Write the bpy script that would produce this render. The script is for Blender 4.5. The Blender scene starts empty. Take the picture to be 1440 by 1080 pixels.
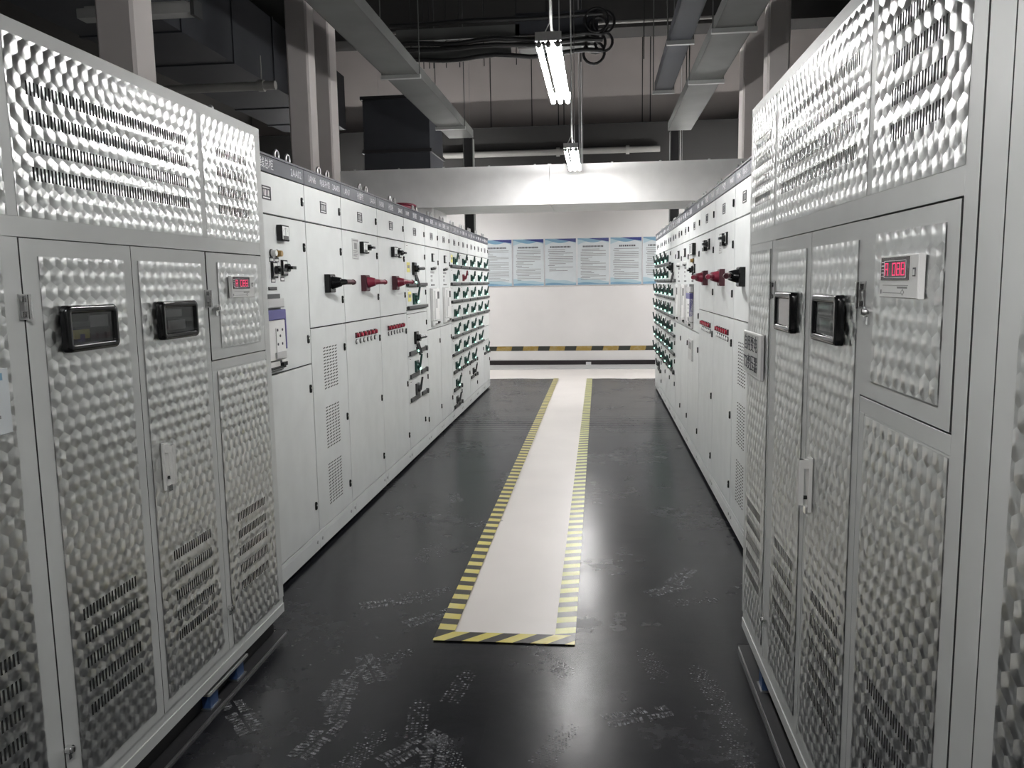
import bpy, math, random
from mathutils import Matrix, Vector
rnd = random.Random(7)
SC = bpy.context.scene
COL = SC.collection
PI = math.pi

# ------------------------------------------------------------ camera, world, exposure, lamps
cam_d = bpy.data.cameras.new('camera')
cam_d.sensor_width = 36.0
cam_d.lens = 1126.0 / 1440.0 * 36.0
cam_d.clip_start = 0.05
cam = bpy.data.objects.new('camera', cam_d)
COL.objects.link(cam)
cam.matrix_world = Matrix(((0.99415, 0.00199, 0.10797, 0.0),
                           (0.10685, 0.12656, -0.98619, 0.0),
                           (-0.01562, 0.99196, 0.12561, 1.556),
                           (0, 0, 0, 1)))
SC.camera = cam
SC.view_settings.view_transform = 'Standard'
SC.view_settings.look = 'None'
SC.view_settings.exposure = 0.5
SC.view_settings.gamma = 1.0
SC.view_settings.use_curve_mapping = False
world = bpy.data.worlds.new('world'); SC.world = world
world.use_nodes = True
world.node_tree.nodes['Background'].inputs[0].default_value = (0.5, 0.52, 0.55, 1)
world.node_tree.nodes['Background'].inputs[1].default_value = 0.05
TUBE_STRENGTH = 62.0
# (x, y, turned a quarter round) of every pendant lamp: the two in view, then unseen ones added to brighten the back wall and foreground
LAMPS = [(-0.235, 3.95, 2.665, False), (-0.235, 7.03, 2.665, False), (-0.235, 9.9, 2.665, False), (-0.235, 11.4, 2.665, False), (-0.235, -0.3, 2.665, False), (-0.235, -3.2, 2.665, False),
         (-4.7, 13.3, 2.95, True), (-3.2, 13.3, 2.95, True), (1.2, 13.3, 2.95, True), (2.7, 13.3, 2.95, True)]

# ------------------------------------------------------------ materials
MATS = {}
class NT:
    def __init__(s, name):
        m = bpy.data.materials.new(name); m.use_nodes = True
        s.m = m; s.t = m.node_tree; s.n = s.t.nodes; s.l = s.t.links
        s.b = s.n['Principled BSDF']; MATS[name] = m
    def node(s, typ, **kw):
        n = s.n.new(typ)
        for k, v in kw.items(): setattr(n, k, v)
        return n
    def put(s, sock, v):
        if hasattr(v, 'is_output'): s.l.new(v, sock)
        else: sock.default_value = v
    def math(s, op, a, b=None, c=None):
        n = s.node('ShaderNodeMath', operation=op)
        s.put(n.inputs[0], a)
        if b is not None: s.put(n.inputs[1], b)
        if c is not None: s.put(n.inputs[2], c)
        return n.outputs[0]
    def vmath(s, op, a, b=None):
        n = s.node('ShaderNodeVectorMath', operation=op)
        s.put(n.inputs[0], a)
        if b is not None: s.put(n.inputs[1], b)
        return n.outputs['Value'] if op in ('LENGTH', 'DOT_PRODUCT') else n.outputs[0]
    def coord(s, kind='Object'):
        return s.node('ShaderNodeTexCoord').outputs[kind]
    def sep(s, v):
        n = s.node('ShaderNodeSeparateXYZ'); s.put(n.inputs[0], v); return n.outputs
    def comb(s, x, y, z):
        n = s.node('ShaderNodeCombineXYZ')
        for i, v in enumerate((x, y, z)): s.put(n.inputs[i], v)
        return n.outputs[0]
    def noise(s, vec, scale, detail=3.0, rough=0.5):
        n = s.node('ShaderNodeTexNoise'); s.put(n.inputs['Vector'], vec)
        n.inputs['Scale'].default_value = scale; n.inputs['Detail'].default_value = detail
        n.inputs['Roughness'].default_value = rough
        return n.outputs['Fac']
    def ramp(s, f, stops):
        n = s.node('ShaderNodeValToRGB'); s.put(n.inputs[0], f)
        e = n.color_ramp.elements
        while len(e) < len(stops): e.new(0.5)
        for k, (p, c) in enumerate(stops):
            e[k].position = p; e[k].color = (c[0], c[1], c[2], 1) if not isinstance(c, (int, float)) else (c, c, c, 1)
        return n.outputs[0]
    def mix(s, f, a, b):
        n = s.node('ShaderNodeMix', data_type='RGBA')
        s.put(n.inputs[0], f); s.put(n.inputs[6], a); s.put(n.inputs[7], b)
        return n.outputs[2]
    def bump(s, h, strength, dist=0.01):
        n = s.node('ShaderNodeBump'); n.inputs['Strength'].default_value = strength
        n.inputs['Distance'].default_value = dist; s.put(n.inputs['Height'], h)
        s.l.new(n.outputs[0], s.b.inputs['Normal'])
def rgb(c): return (c[0], c[1], c[2], 1.0)
def simple(name, col, rough=0.5, metal=0.0, spec=0.5, var=0.04, scale=6.0):
    t = NT(name)
    n = t.noise(t.coord(), scale)
    lo = tuple(c * (1 - var) for c in col); hi = tuple(min(1, c * (1 + var)) for c in col)
    t.l.new(t.ramp(n, [(0.3, lo), (0.7, hi)]), t.b.inputs['Base Color'])
    t.b.inputs['Roughness'].default_value = rough
    t.b.inputs['Metallic'].default_value = metal
    t.b.inputs['Specular IOR Level'].default_value = spec
    return t
def emit(name, col, strength, base=(0.02, 0.02, 0.02)):
    t = NT(name)
    t.b.inputs['Base Color'].default_value = rgb(base)
    t.b.inputs['Emission Color'].default_value = rgb(col)
    t.b.inputs['Emission Strength'].default_value = strength
    return t

simple('white_enamel', (0.67, 0.69, 0.685), 0.42)
simple('grey_enamel', (0.58, 0.595, 0.585), 0.45)
simple('door_gap', (0.03, 0.03, 0.03), 0.8)  # near-black of joints and slots, also paints shade onto door edges
simple('strip_slate', (0.06, 0.064, 0.082), 0.5)
simple('print_white', (0.75, 0.75, 0.78), 0.6)
simple('print_dark', (0.05, 0.05, 0.06), 0.6)
simple('print_grey', (0.25, 0.25, 0.25), 0.6)
simple('black_plastic', (0.008, 0.0085, 0.009), 0.16, spec=0.35)
simple('charcoal_plastic', (0.035, 0.037, 0.038), 0.45)
simple('green_black', (0.008, 0.05, 0.04), 0.35)
simple('red_plastic', (0.19, 0.016, 0.038), 0.35)
simple('dark_red', (0.055, 0.010, 0.018), 0.4)
simple('red_lens', (0.30, 0.01, 0.03), 0.25)
simple('amber_lens', (0.42, 0.26, 0.08), 0.3)
simple('white_lens', (0.85, 0.85, 0.84), 0.3)
simple('yellow_paper', (0.72, 0.66, 0.18), 0.6)
simple('purple_panel', (0.09, 0.085, 0.26), 0.45)
simple('white_plastic', (0.78, 0.78, 0.77), 0.4)
simple('meter_face', (0.72, 0.74, 0.73), 0.35)
simple('chrome', (0.8, 0.8, 0.8), 0.15, 1.0)
simple('dull_steel', (0.5, 0.5, 0.5), 0.38, 1.0)
simple('ivory_handle', (0.72, 0.72, 0.70), 0.35)
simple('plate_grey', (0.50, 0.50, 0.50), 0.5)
simple('sign_grey', (0.52, 0.53, 0.52), 0.5)
simple('blue_paint', (0.03, 0.07, 0.18), 0.45)
simple('black_steel', (0.018, 0.018, 0.02), 0.55)
simple('floor_beige', (0.80, 0.755, 0.725), 0.35, var=0.03, scale=2.0)
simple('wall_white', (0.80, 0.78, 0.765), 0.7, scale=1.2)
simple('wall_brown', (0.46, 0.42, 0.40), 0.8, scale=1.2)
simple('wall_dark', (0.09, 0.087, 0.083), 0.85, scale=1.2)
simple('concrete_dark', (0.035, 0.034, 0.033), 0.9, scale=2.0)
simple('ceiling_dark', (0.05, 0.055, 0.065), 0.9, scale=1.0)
simple('column_paint', (0.80, 0.75, 0.73), 0.8, scale=2.0)
simple('galvanised', (0.11, 0.114, 0.11), 0.6, 0.1, var=0.12, scale=3.0)
simple('galvanised_light', (0.42, 0.43, 0.42), 0.45, 0.2, var=0.08)
simple('duct_navy', (0.035, 0.038, 0.046), 0.6, var=0.1, scale=2.0)
simple('cable_black', (0.012, 0.012, 0.013), 0.5)
simple('pipe_paint', (0.30, 0.295, 0.28), 0.6)
simple('bridge_white', (0.86, 0.85, 0.845), 0.5)
simple('skirting_black', (0.02, 0.014, 0.016), 0.35)
simple('aluminium', (0.75, 0.76, 0.78), 0.35, 0.6)
simple('poster_white', (0.64, 0.68, 0.70), 0.3)
simple('poster_pale', (0.42, 0.56, 0.62), 0.3)
simple('poster_blue', (0.20, 0.36, 0.50), 0.3)
simple('poster_navy', (0.03, 0.04, 0.20), 0.3)
simple('tape_white', (0.66, 0.66, 0.58), 0.3)
emit('tube_glow', (1.0, 0.985, 0.97), TUBE_STRENGTH, (0.8, 0.8, 0.8))
emit('led_green', (0.45, 1.0, 0.78), 2.2)
emit('led_red', (1.0, 0.03, 0.16), 0.75)
simple('display_dark', (0.035, 0.018, 0.022), 0.25)

DISH = 0.105
def engine_turned():
    """stainless sheet with overlapping swirled spots: concentric brush lines in every spot"""
    t = NT('engine_turned_steel')
    a = 0.046; h = a * 0.866
    x, y, z = t.sep(t.coord())
    def cell(v, p, off):
        q = t.math('ADD', t.math('DIVIDE', v, p), off)
        return t.math('MULTIPLY', t.math('SUBTRACT', t.math('FRACT', q), 0.5), p)
    d = []
    for off in (0.0, 0.5):
        d.append((cell(y, a, off), cell(z, 2 * h, off)))
    l2 = [t.math('ADD', t.math('MULTIPLY', p, p), t.math('MULTIPLY', q, q)) for p, q in d]
    # the lower spot of each pair lies on top, as in rolled-on rows
    pick = t.math('LESS_THAN', t.math('ADD', l2[0], t.math('MULTIPLY', t.math('SUBTRACT', d[0][1], d[1][1]), 0.004)), l2[1])
    def sel(i):
        n = t.node('ShaderNodeMix', data_type='FLOAT')
        t.put(n.inputs[0], pick); t.put(n.inputs[2], d[1][i]); t.put(n.inputs[3], d[0][i])
        return n.outputs[0]
    dy, dz = sel(0), sel(1)
    def to_world(v):
        vt = t.node('ShaderNodeVectorTransform', vector_type='VECTOR', convert_from='OBJECT', convert_to='WORLD')
        t.put(vt.inputs[0], v); return vt.outputs[0]
    t.l.new(to_world(t.vmath('NORMALIZE', t.comb(0.0, t.math('MULTIPLY', dz, -1.0), dy))), t.b.inputs['Tangent'])
    # every spot is slightly dished like a shallow cone, so neighbours catch the light differently
    r = t.math('SQRT', t.math('ADD', t.math('ADD', t.math('MULTIPLY', dy, dy), t.math('MULTIPLY', dz, dz)), 0.000025))
    k = t.math('DIVIDE', DISH, r)
    nrm = t.vmath('NORMALIZE', t.comb(1.0, t.math('MULTIPLY', dy, k), t.math('MULTIPLY', dz, k)))
    t.l.new(to_world(nrm), t.b.inputs['Normal'])
    n = t.noise(t.coord(), 14.0)
    t.l.new(t.ramp(n, [(0.25, (0.66, 0.67, 0.665)), (0.75, (0.78, 0.79, 0.785))]), t.b.inputs['Base Color'])
    t.b.inputs['Metallic'].default_value = 1.0
    t.b.inputs['Roughness'].default_value = 0.33
    t.b.inputs['Anisotropic'].default_value = 0.85
engine_turned()

def stripes(name, pitch, slant, c1, c2, frac=0.5, along='Y'):
    t = NT(name)
    x, y, z = t.sep(t.coord())
    u, v = {'Y': (y, x), 'X': (x, y), 'XZ': (x, z)}[along]
    q = t.math('FRACT', t.math('DIVIDE', t.math('ADD', u, t.math('MULTIPLY', v, slant)), pitch))
    f = t.math('LESS_THAN', q, frac)
    wear = t.noise(t.coord(), 9.0, 4.0, 0.65)
    cc1 = t.mix(t.ramp(wear, [(0.45, 0.0), (0.75, 0.35)]), rgb(c1), (0.62, 0.62, 0.50, 1))
    t.l.new(t.mix(f, rgb(c2), cc1), t.b.inputs['Base Color'])
    t.b.inputs['Roughness'].default_value = 0.28
    t.bump(t.noise(t.coord(), 25.0), 0.25, 0.004)
    return t
stripes('hazard_stripe', 0.118, 0.12, (0.72, 0.62, 0.16), (0.03, 0.025, 0.02))
stripes('hazard_stripe_worn', 0.118, -0.25, (0.66, 0.66, 0.20), (0.08, 0.075, 0.07))
stripes('hazard_stripe_end', 0.15, -1.1, (0.72, 0.62, 0.16), (0.03, 0.025, 0.02), along='X')
stripes('hazard_stripe_wall', 0.50, -0.25, (0.36, 0.24, 0.055), (0.04, 0.042, 0.035), 0.57, 'XZ')

def rubber():
    t = NT('black_rubber')
    c = t.coord()
    n1 = t.noise(c, 1.1, 6.0, 0.62); n2 = t.noise(c, 9.0, 5.0, 0.7)
    dust = t.math('MULTIPLY', t.ramp(n1, [(0.46, 0.0), (0.72, 1.0)]), t.ramp(n2, [(0.40, 0.0), (0.72, 0.55)]))
    t.l.new(t.mix(dust, (0.0075, 0.008, 0.0105, 1), (0.055, 0.057, 0.066, 1)), t.b.inputs['Base Color'])
    t.l.new(t.math('ADD', t.math('MULTIPLY', dust, 0.35), 0.24), t.b.inputs['Roughness'])
    t.b.inputs['Specular IOR Level'].default_value = 0.2
    t.bump(t.noise(c, 5.0, 4.0, 0.6), 0.10, 0.01)
rubber()
def dust_print():
    t = NT('dried_dust')
    n = t.noise(t.coord(), 38.0, 4.0, 0.7)
    t.b.inputs['Base Color'].default_value = (0.30, 0.305, 0.32, 1)
    t.b.inputs['Roughness'].default_value = 0.9
    t.l.new(t.ramp(n, [(0.39, 0.0), (0.60, 0.66)]), t.b.inputs['Alpha'])
dust_print()
def glass(name, tint, alpha):
    t = NT(name)
    t.b.inputs['Base Color'].default_value = rgb(tint)
    t.b.inputs['Roughness'].default_value = 0.06
    t.b.inputs['Alpha'].default_value = alpha
    t.b.inputs['Specular IOR Level'].default_value = 0.6
glass('smoked_pane', (0.05, 0.055, 0.055), 0.45)
glass('reflection_grey_pane', (0.24, 0.245, 0.245), 0.97)  # nearly opaque grey stands in for a reflection on the pane

# ------------------------------------------------------------ mesh builder
class MB:
    def __init__(s): s.v = []; s.f = []; s.mi = []; s.sm = []; s.mats = []
    def m(s, name):
        if name not in s.mats: s.mats.append(name)
        return s.mats.index(name)
    def face(s, pts, mat, smooth=False):
        i = len(s.v); s.v += [tuple(p) for p in pts]
        s.f.append(tuple(range(i, i + len(pts)))); s.mi.append(s.m(mat)); s.sm.append(smooth)
    def box(s, x0, x1, y0, y1, z0, z1, mat, front=None):
        i = len(s.v)
        s.v += [(x, y, z) for x in (x0, x1) for y in (y0, y1) for z in (z0, z1)]
        fs = [(0, 1, 3, 2), (4, 6, 7, 5), (0, 4, 5, 1), (2, 3, 7, 6), (0, 2, 6, 4), (1, 5, 7, 3)]
        for k, q in enumerate(fs):
            s.f.append(tuple(i + j for j in q)); s.mi.append(s.m(front if (front and k == 1) else mat)); s.sm.append(False)
    def slab(s, x0, x1, y0, y1, z0, z1, mat, c=0.0006, side=None):
        """panel facing +x with a small chamfer round its front"""
        r = [[(x0, y0, z0), (x0, y1, z0), (x0, y1, z1), (x0, y0, z1)],
             [(x1 - c, y0, z0), (x1 - c, y1, z0), (x1 - c, y1, z1), (x1 - c, y0, z1)],
             [(x1, y0 + c, z0 + c), (x1, y1 - c, z0 + c), (x1, y1 - c, z1 - c), (x1, y0 + c, z1 - c)]]
        s.loops(r[:2], side or mat); s.loops(r[1:], mat); s.face(r[2], mat); s.face(r[0][::-1], mat)
    def loops(s, rings, mat, smooth=False, closed=True):
        i = len(s.v); n = len(rings[0])
        for r in rings: s.v += [tuple(p) for p in r]
        for a in range(len(rings) - 1):
            for k in range(n if closed else n - 1):
                b = (k + 1) % n
                s.f.append((i + a * n + k, i + a * n + b, i + (a + 1) * n + b, i + (a + 1) * n + k))
                s.mi.append(s.m(mat)); s.sm.append(smooth)
    def circle(s, c, d, r, n=12):
        d = Vector(d).normalized(); u = d.orthogonal().normalized(); w = d.cross(u)
        return [Vector(c) + r * (math.cos(2 * PI * k / n) * u + math.sin(2 * PI * k / n) * w) for k in range(n)]
    def cyl(s, p0, p1, r0, mat, r1=None, n=12, caps=True, capmat=None):
        p0 = Vector(p0); p1 = Vector(p1); d = p1 - p0
        a = s.circle(p0, d, r0, n); b = s.circle(p1, d, r0 if r1 is None else r1, n)
        s.loops([a, b], mat, True)
        if caps: s.face(a[::-1], mat); s.face(b, capmat or mat)
    def tube(s, pts, r, mat, n=8):
        pts = [Vector(p) for p in pts]; rings = []
        u = None
        for k, p in enumerate(pts):
            d = (pts[min(k + 1, len(pts) - 1)] - pts[max(k - 1, 0)]).normalized()
            u = d.orthogonal().normalized() if u is None else (u - d * u.dot(d)).normalized()
            w = d.cross(u)
            rings.append([p + r * (math.cos(2 * PI * j / n) * u + math.sin(2 * PI * j / n) * w) for j in range(n)])
        s.loops(rings, mat, True); s.face(rings[0][::-1], mat); s.face(rings[-1], mat)
    def ring(s, c, axis, R, r, mat, N=16, n=8, a0=0.0, a1=2 * PI):
        axis = Vector(axis).normalized(); u = Vector((0, 0, 1)) if abs(axis.z) < 0.9 else Vector((1, 0, 0)); w = axis.cross(u)
        c = Vector(c)
        s.tube([c + R * (math.cos(a0 + (a1 - a0) * k / N) * u + math.sin(a0 + (a1 - a0) * k / N) * w) for k in range(N + 1)], r, mat, n)
    def rrect(s, y0, y1, z0, z1, r, x, n=5):
        out = []
        for cy, cz, a in ((y1 - r, z1 - r, 0), (y0 + r, z1 - r, PI / 2), (y0 + r, z0 + r, PI), (y1 - r, z0 + r, 1.5 * PI)):
            for k in range(n):
                q = a + PI / 2 * k / (n - 1)
                out.append((x, cy + r * math.cos(q), cz + r * math.sin(q)))
        return out
    def mesh(s, name):
        me = bpy.data.meshes.new(name)
        me.from_pydata(s.v, [], s.f)
        for mn in s.mats: me.materials.append(MATS[mn])
        me.polygons.foreach_set('material_index', s.mi)
        me.polygons.foreach_set('use_smooth', s.sm)
        me.update()
        return me

def link(name, me, parent=None, loc=None, label=None, kind=None):
    o = bpy.data.objects.new(name, me); COL.objects.link(o)
    if parent is not None: o.parent = parent
    if loc: o.location = loc
    if label: o['label'] = label
    if kind: o['kind'] = kind
    return o
def part(name, mb, parent=None, loc=None, label=None, kind=None):
    return link(name, mb.mesh(name), parent, loc, label, kind)
def tag(o, label, cat, group=None, kind=None):
    o['label'] = label; o['category'] = cat
    if group: o['group'] = group
    if kind: o['kind'] = kind
    return o
def thing(name, label, cat, loc=(0, 0, 0), rz=0.0, group=None):
    o = bpy.data.objects.new(name, None); COL.objects.link(o)
    o.empty_display_size = 0.1
    o.location = loc; o.rotation_euler = (0, 0, rz)
    return tag(o, label, cat, group)
def structure(name, mb): 
    o = part(name, mb); o['kind'] = 'structure'; return o
def copy_tree(o, parent=None):
    c = o.copy(); COL.objects.link(c)
    if parent is not None: c.parent = parent
    for ch in list(o.children): copy_tree(ch, c)
    return c
_text = {}
def text_mesh(txt, size, mat, depth=0.0006):
    """lettering lying in the local y-z plane, facing +x, centred"""
    key = (txt, size, mat)
    if key in _text: return _text[key]
    cu = bpy.data.curves.new('lettering', 'FONT'); cu.body = txt; cu.size = size
    cu.align_x = 'CENTER'; cu.align_y = 'CENTER'; cu.extrude = depth; cu.resolution_u = 2
    o = bpy.data.objects.new('lettering', cu); COL.objects.link(o)
    bpy.context.view_layer.update()
    me = bpy.data.meshes.new_from_object(o.evaluated_get(bpy.context.evaluated_depsgraph_get()))
    bpy.data.objects.remove(o); bpy.data.curves.remove(cu)
    me.transform(Matrix(((0, 0, 1, 0), (1, 0, 0, 0), (0, 1, 0, 0), (0, 0, 0, 1))))
    me.materials.clear(); me.materials.append(MATS[mat])
    me.name = 'lettering'
    _text[key] = me
    return me
def text(txt, size, mat, parent, loc, sy=1.0):
    o = link('lettering', text_mesh(txt, size, mat), parent, loc)
    o.scale = (1, sy, 1)
    return o

# ------------------------------------------------------------ the room
XL, XR, YN, YF, ZC = -6.5, 5.5, -5.0, 15.0, 6.1
m = MB(); m.box(XL, XR, YN, YF, -0.1, 0.0, 'floor_beige'); structure('floor', m)
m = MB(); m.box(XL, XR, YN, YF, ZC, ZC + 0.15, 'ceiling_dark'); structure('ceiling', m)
m = MB()
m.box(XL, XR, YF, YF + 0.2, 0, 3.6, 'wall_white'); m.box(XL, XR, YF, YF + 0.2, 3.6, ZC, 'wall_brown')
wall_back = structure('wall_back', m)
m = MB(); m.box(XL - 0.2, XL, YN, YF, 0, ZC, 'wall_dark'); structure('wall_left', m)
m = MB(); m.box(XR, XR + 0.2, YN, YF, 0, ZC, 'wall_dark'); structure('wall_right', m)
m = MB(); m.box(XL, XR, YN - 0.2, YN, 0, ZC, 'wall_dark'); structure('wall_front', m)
m = MB(); m.box(XL, XR, YF - 0.018, YF, 0.0, 0.095, 'skirting_black'); structure('baseboard_back', m)
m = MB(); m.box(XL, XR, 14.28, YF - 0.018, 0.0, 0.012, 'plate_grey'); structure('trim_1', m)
m = MB(); m.box(XL, XR, 14.5, YF, 3.55, 4.28, 'concrete_dark'); structure('trim_2', m)
m = MB(); m.box(XL, XR, 12.0, 12.5, 5.12, ZC, 'concrete_dark'); structure('trim_3', m)
m = MB(); m.box(XL, XR, 6.0, 6.5, 5.3, ZC, 'concrete_dark'); structure('trim_4', m)
for k, x in enumerate((-1.95, -1.2, -0.72, -0.62, 0.78, 0.92, 1.55)):      # seams of the brownish upper wall boards
    m = MB(); m.box(x - 0.008, x + 0.008, YF - 0.006, YF, 4.28, ZC, 'door_gap'); part('panel_joint', m, wall_back)

def column(x, y, w, label):
    m = MB()
    c = 0.02
    pts = [(-w/2 + c, -w/2), (w/2 - c, -w/2), (w/2, -w/2 + c), (w/2, w/2 - c), (w/2 - c, w/2), (-w/2 + c, w/2), (-w/2, w/2 - c), (-w/2, -w/2 + c)]
    m.loops([[(p, q, 0) for p, q in pts], [(p, q, ZC) for p, q in pts]], 'column_paint')
    o = part('column', m, None, (x, y, 0)); tag(o, label, 'column', 'columns behind the cabinets')
column(-3.23, 5.45, 0.27, 'grey column rising behind the left brushed steel enclosure')
column(-3.19, 8.72, 0.24, 'grey column with bright side behind the left white cabinets, nearest the bridge')
column(-3.5, 10.3, 0.30, 'dark grey column partly behind the left end of the white bridge')
column(1.80, 8.72, 0.22, 'slim grey column above the far end of the right steel enclosure')
column(1.85, 10.2, 0.30, 'dim grey column just left of the slim one on the right')

# overhead services
def tray(x0, x1, y0, y1, z, label, bars, mat='galvanised'):
    xc = (x0 + x1) / 2
    t = thing('cable_tray', label, 'cable tray', (xc, y0, z), 0, 'cable trays hung from the ceiling')
    w = (x1 - x0) / 2; L = y1 - y0
    m = MB(); m.box(-w, w, 0, L, 0, 0.004, mat); part('tray_floor', m, t)
    for s in (-1, 1):
        m = MB(); m.box(s * w - 0.004, s * w + 0.004, 0, L, 0.0, 0.10, mat); part('side_rail', m, t)
    for y in bars:
        m = MB()
        m.box(-w - 0.03, w + 0.03, y - y0 - 0.02, y - y0 + 0.02, -0.035, 0.0, 'galvanised_light')
        b = part('support_bar', m, t)
        m = MB()
        for s in (-1, 1): m.cyl((s * (w + 0.02), y - y0, -0.02), (s * (w + 0.02), y - y0, ZC - z), 0.006, 'galvanised', n=6)
        part('hanger_rod', m, b)
tray(-2.0, -1.68, 0.6, 11.0, 3.5, 'long grey cable tray above the left cabinet row', (2.2, 5.0, 7.65, 10.2))
tray(0.91, 1.20, 0.6, 11.0, 3.5, 'long grey cable tray above the right cabinet row', (2.4, 4.6, 6.7, 8.35))
tray(0.62, 0.80, 5.0, 9.3, 3.62, 'short narrow cable tray inside the right long one', (5.6, 7.4, 9.25), 'duct_navy')
for x, w in ((-1.755, 0.11), (1.0, 0.10)):
    m = MB(); m.box(-w / 2, w / 2, -0.06, 0.06, 0, 1.3, 'black_steel')
    m.box(-w / 2 - 0.012, -w / 2, -0.07, 0.07, 0, 1.3, 'galvanised'); m.box(w / 2, w / 2 + 0.012, -0.07, 0.07, 0, 1.3, 'galvanised')
    o = part('cable_riser', m, None, (x, 11.085, 2.2))
    tag(o, 'dark vertical cable riser standing on the far ' + ('left' if x < 0 else 'right') + ' cabinets', 'riser', 'cable risers at the far end of the rows')
m = MB(); m.box(-0.5, 0.5, 0, 10.0, 0, 0.8, 'duct_navy')
for k in range(9): m.box(-0.515, 0.515, 0.6 + k * 1.1, 0.64 + k * 1.1, -0.015, 0.815, 'duct_navy')
tag(part('air_duct', m, None, (-4.4, 2.5, 3.95)), 'long dark air duct high beside the left wall columns', 'air duct', 'dark air ducts')
m = MB(); m.box(-0.5, 0.5, 0, 1.0, -2.35, 1.95, 'duct_navy'); m.box(-0.53, 0.53, -0.03, 1.03, 1.15, 1.2, 'black_steel'); m.box(-0.53, 0.53, -0.03, 1.03, 1.92, 1.97, 'black_steel')
tag(part('air_duct', m, None, (-2.98, 12.0, 2.35)), 'upright dark duct box behind the left part of the white bridge', 'air duct', 'dark air ducts')
m = MB(); m.cyl((-5.2, 0, 0), (-3.32, 0, 0), 0.045, 'pipe_paint', n=10); m.cyl((-3.5, 0, 0), (-3.44, 0, 0), 0.06, 'pipe_paint', n=10)
for x in (-4.8, -3.47): m.cyl((x, 0, 0.04), (x, 0, 0.30), 0.008, 'pipe_paint', n=6)
tag(part('pipe', m, None, (0, 8.3, 3.62)), 'light grey pipe running sideways behind the left steel enclosure', 'pipe', 'painted pipes')
m = MB(); m.cyl((-2.85, 0, 0), (1.05, 0, 0), 0.055, 'pipe_paint', n=10)
for x in (-2.3, -0.7, 0.5): m.cyl((x - 0.03, 0, 0), (x + 0.03, 0, 0), 0.08, 'pipe_paint', n=10); m.cyl((x, 0.16, 0), (x, 0.05, 0), 0.012, 'pipe_paint', n=6)
tag(part('pipe', m, None, (0, 14.35, 3.8)), 'light pipe along the back wall just above the white bridge', 'pipe', 'painted pipes')
m = MB(); m.box(-0.55, 0.35, -0.06, 0.06, 0.0, 0.07, 'galvanised_light'); m.box(-0.5, 0.3, -0.04, 0.04, 0.07, 0.09, 'galvanised_light'); m.box(0.35, 0.38, -0.065, 0.065, -0.02, 0.1, 'charcoal_plastic')
m.cyl((0.3, 0, 0.08), (0.3, 0, 2.5), 0.006, 'dull_steel', n=6); m.cyl((-0.4, 0, 0.08), (-0.4, 0, 2.5), 0.006, 'dull_steel', n=6)
tag(part('batten_lamp', m, None, (-3.35, 6.0, 3.58)), 'unlit pale batten lamp crossing the top left corner', 'lamp')
# sideways cable rack with bundles and coils
t = thing('cable_rack', 'cable rack with black cables and coils crossing above the near lamp', 'cable rack', (0, 9.5, 4.1))
m = MB()
m.box(-2.35, -0.9, 0.10, 0.13, 0.27, 0.40, 'galvanised'); m.box(-2.3, -1.0, 0.10, 0.13, 0.06, 0.16, 'galvanised'); m.box(-0.92, 0.0, 0.1, 0.35, 0.13, 0.26, 'galvanised')
m.box(-0.95, 0.0, 0.1, 0.14, 0.28, 0.52, 'duct_navy')
part('rack_plate', m, t)
for z, dz in ((0.42, 0.0), (0.2, 0.02), (0.14, 0.01), (0.02, 0.02)):
    pts = [(-2.4 + 2.45 * k / 12, 0.02 * math.sin(k), z + dz * math.sin(k * 1.3) + 0.012 * k / 12) for k in range(13)]
    m = MB(); m.tube(pts, 0.026, 'cable_black', 6); part('cable', m, t)
for i, (cx, cz, R) in enumerate(((-0.02, 0.36, 0.13), (0.06, 0.34, 0.12), (0.0, 0.3, 0.10), (-0.03, 0.13, 0.11), (0.06, 0.14, 0.10), (-0.05, 0.03, 0.12))):
    m = MB(); m.ring((cx, -0.03 + 0.015 * i, cz), (0, 1, 0), R, 0.016, 'cable_black', 18, 6); part('cable_coil', m, t)
m = MB()
for x in (-2.2, -2.05, -1.98, -1.93, -1.78, -1.62, -1.33, -0.95, -0.6, -0.2, 0.52, 0.95):
    m.cyl((x, 0.2, -0.02), (x, 0.2, ZC - 4.2), 0.006, 'black_steel', n=5)
part('hanger_rods', m, t, kind='stuff')
m = MB()
m.cyl((-3.2, 0, 0), (1.7, 0, 0), 0.02, 'pipe_paint', n=8)
tag(part('conduit', m, None, (0, 10.3, 4.68)), 'thin grey conduit running sideways above the cable rack', 'conduit')

# the white bus bridge
t = thing('bus_bridge', 'white sheet metal bus bridge spanning the aisle between the rows', 'bus bridge', (0, 8.45, 2.355))
for x0, x1 in ((-2.72, -0.505), (-0.50, 1.75)):
    m = MB(); m.box(x0, x1, 0.0, 0.95, 0.0, 0.40, 'bridge_white')
    b = part('bridge_section', m, t)
    m = MB()
    for k in range(5):
        x = x0 + 0.15 + k * (x1 - x0 - 0.3) / 4
        m.cyl((x, 0.03, 0.40), (x, 0.03, 0.412), 0.012, 'dull_steel', n=6)
    part('bolt', m, b)
m = MB(); m.box(-0.52, -0.485, -0.004, 0.954, 0.402, 0.406, 'bridge_white'); part('joint_cover', m, t)
for x0, x1 in ((-2.45, -1.75), (0.95, 1.6)):
    m = MB(); m.box(x0, x1, 0.1, 0.85, -0.155, 0.0, 'bridge_white'); part('bridge_foot', m, t)

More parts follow.
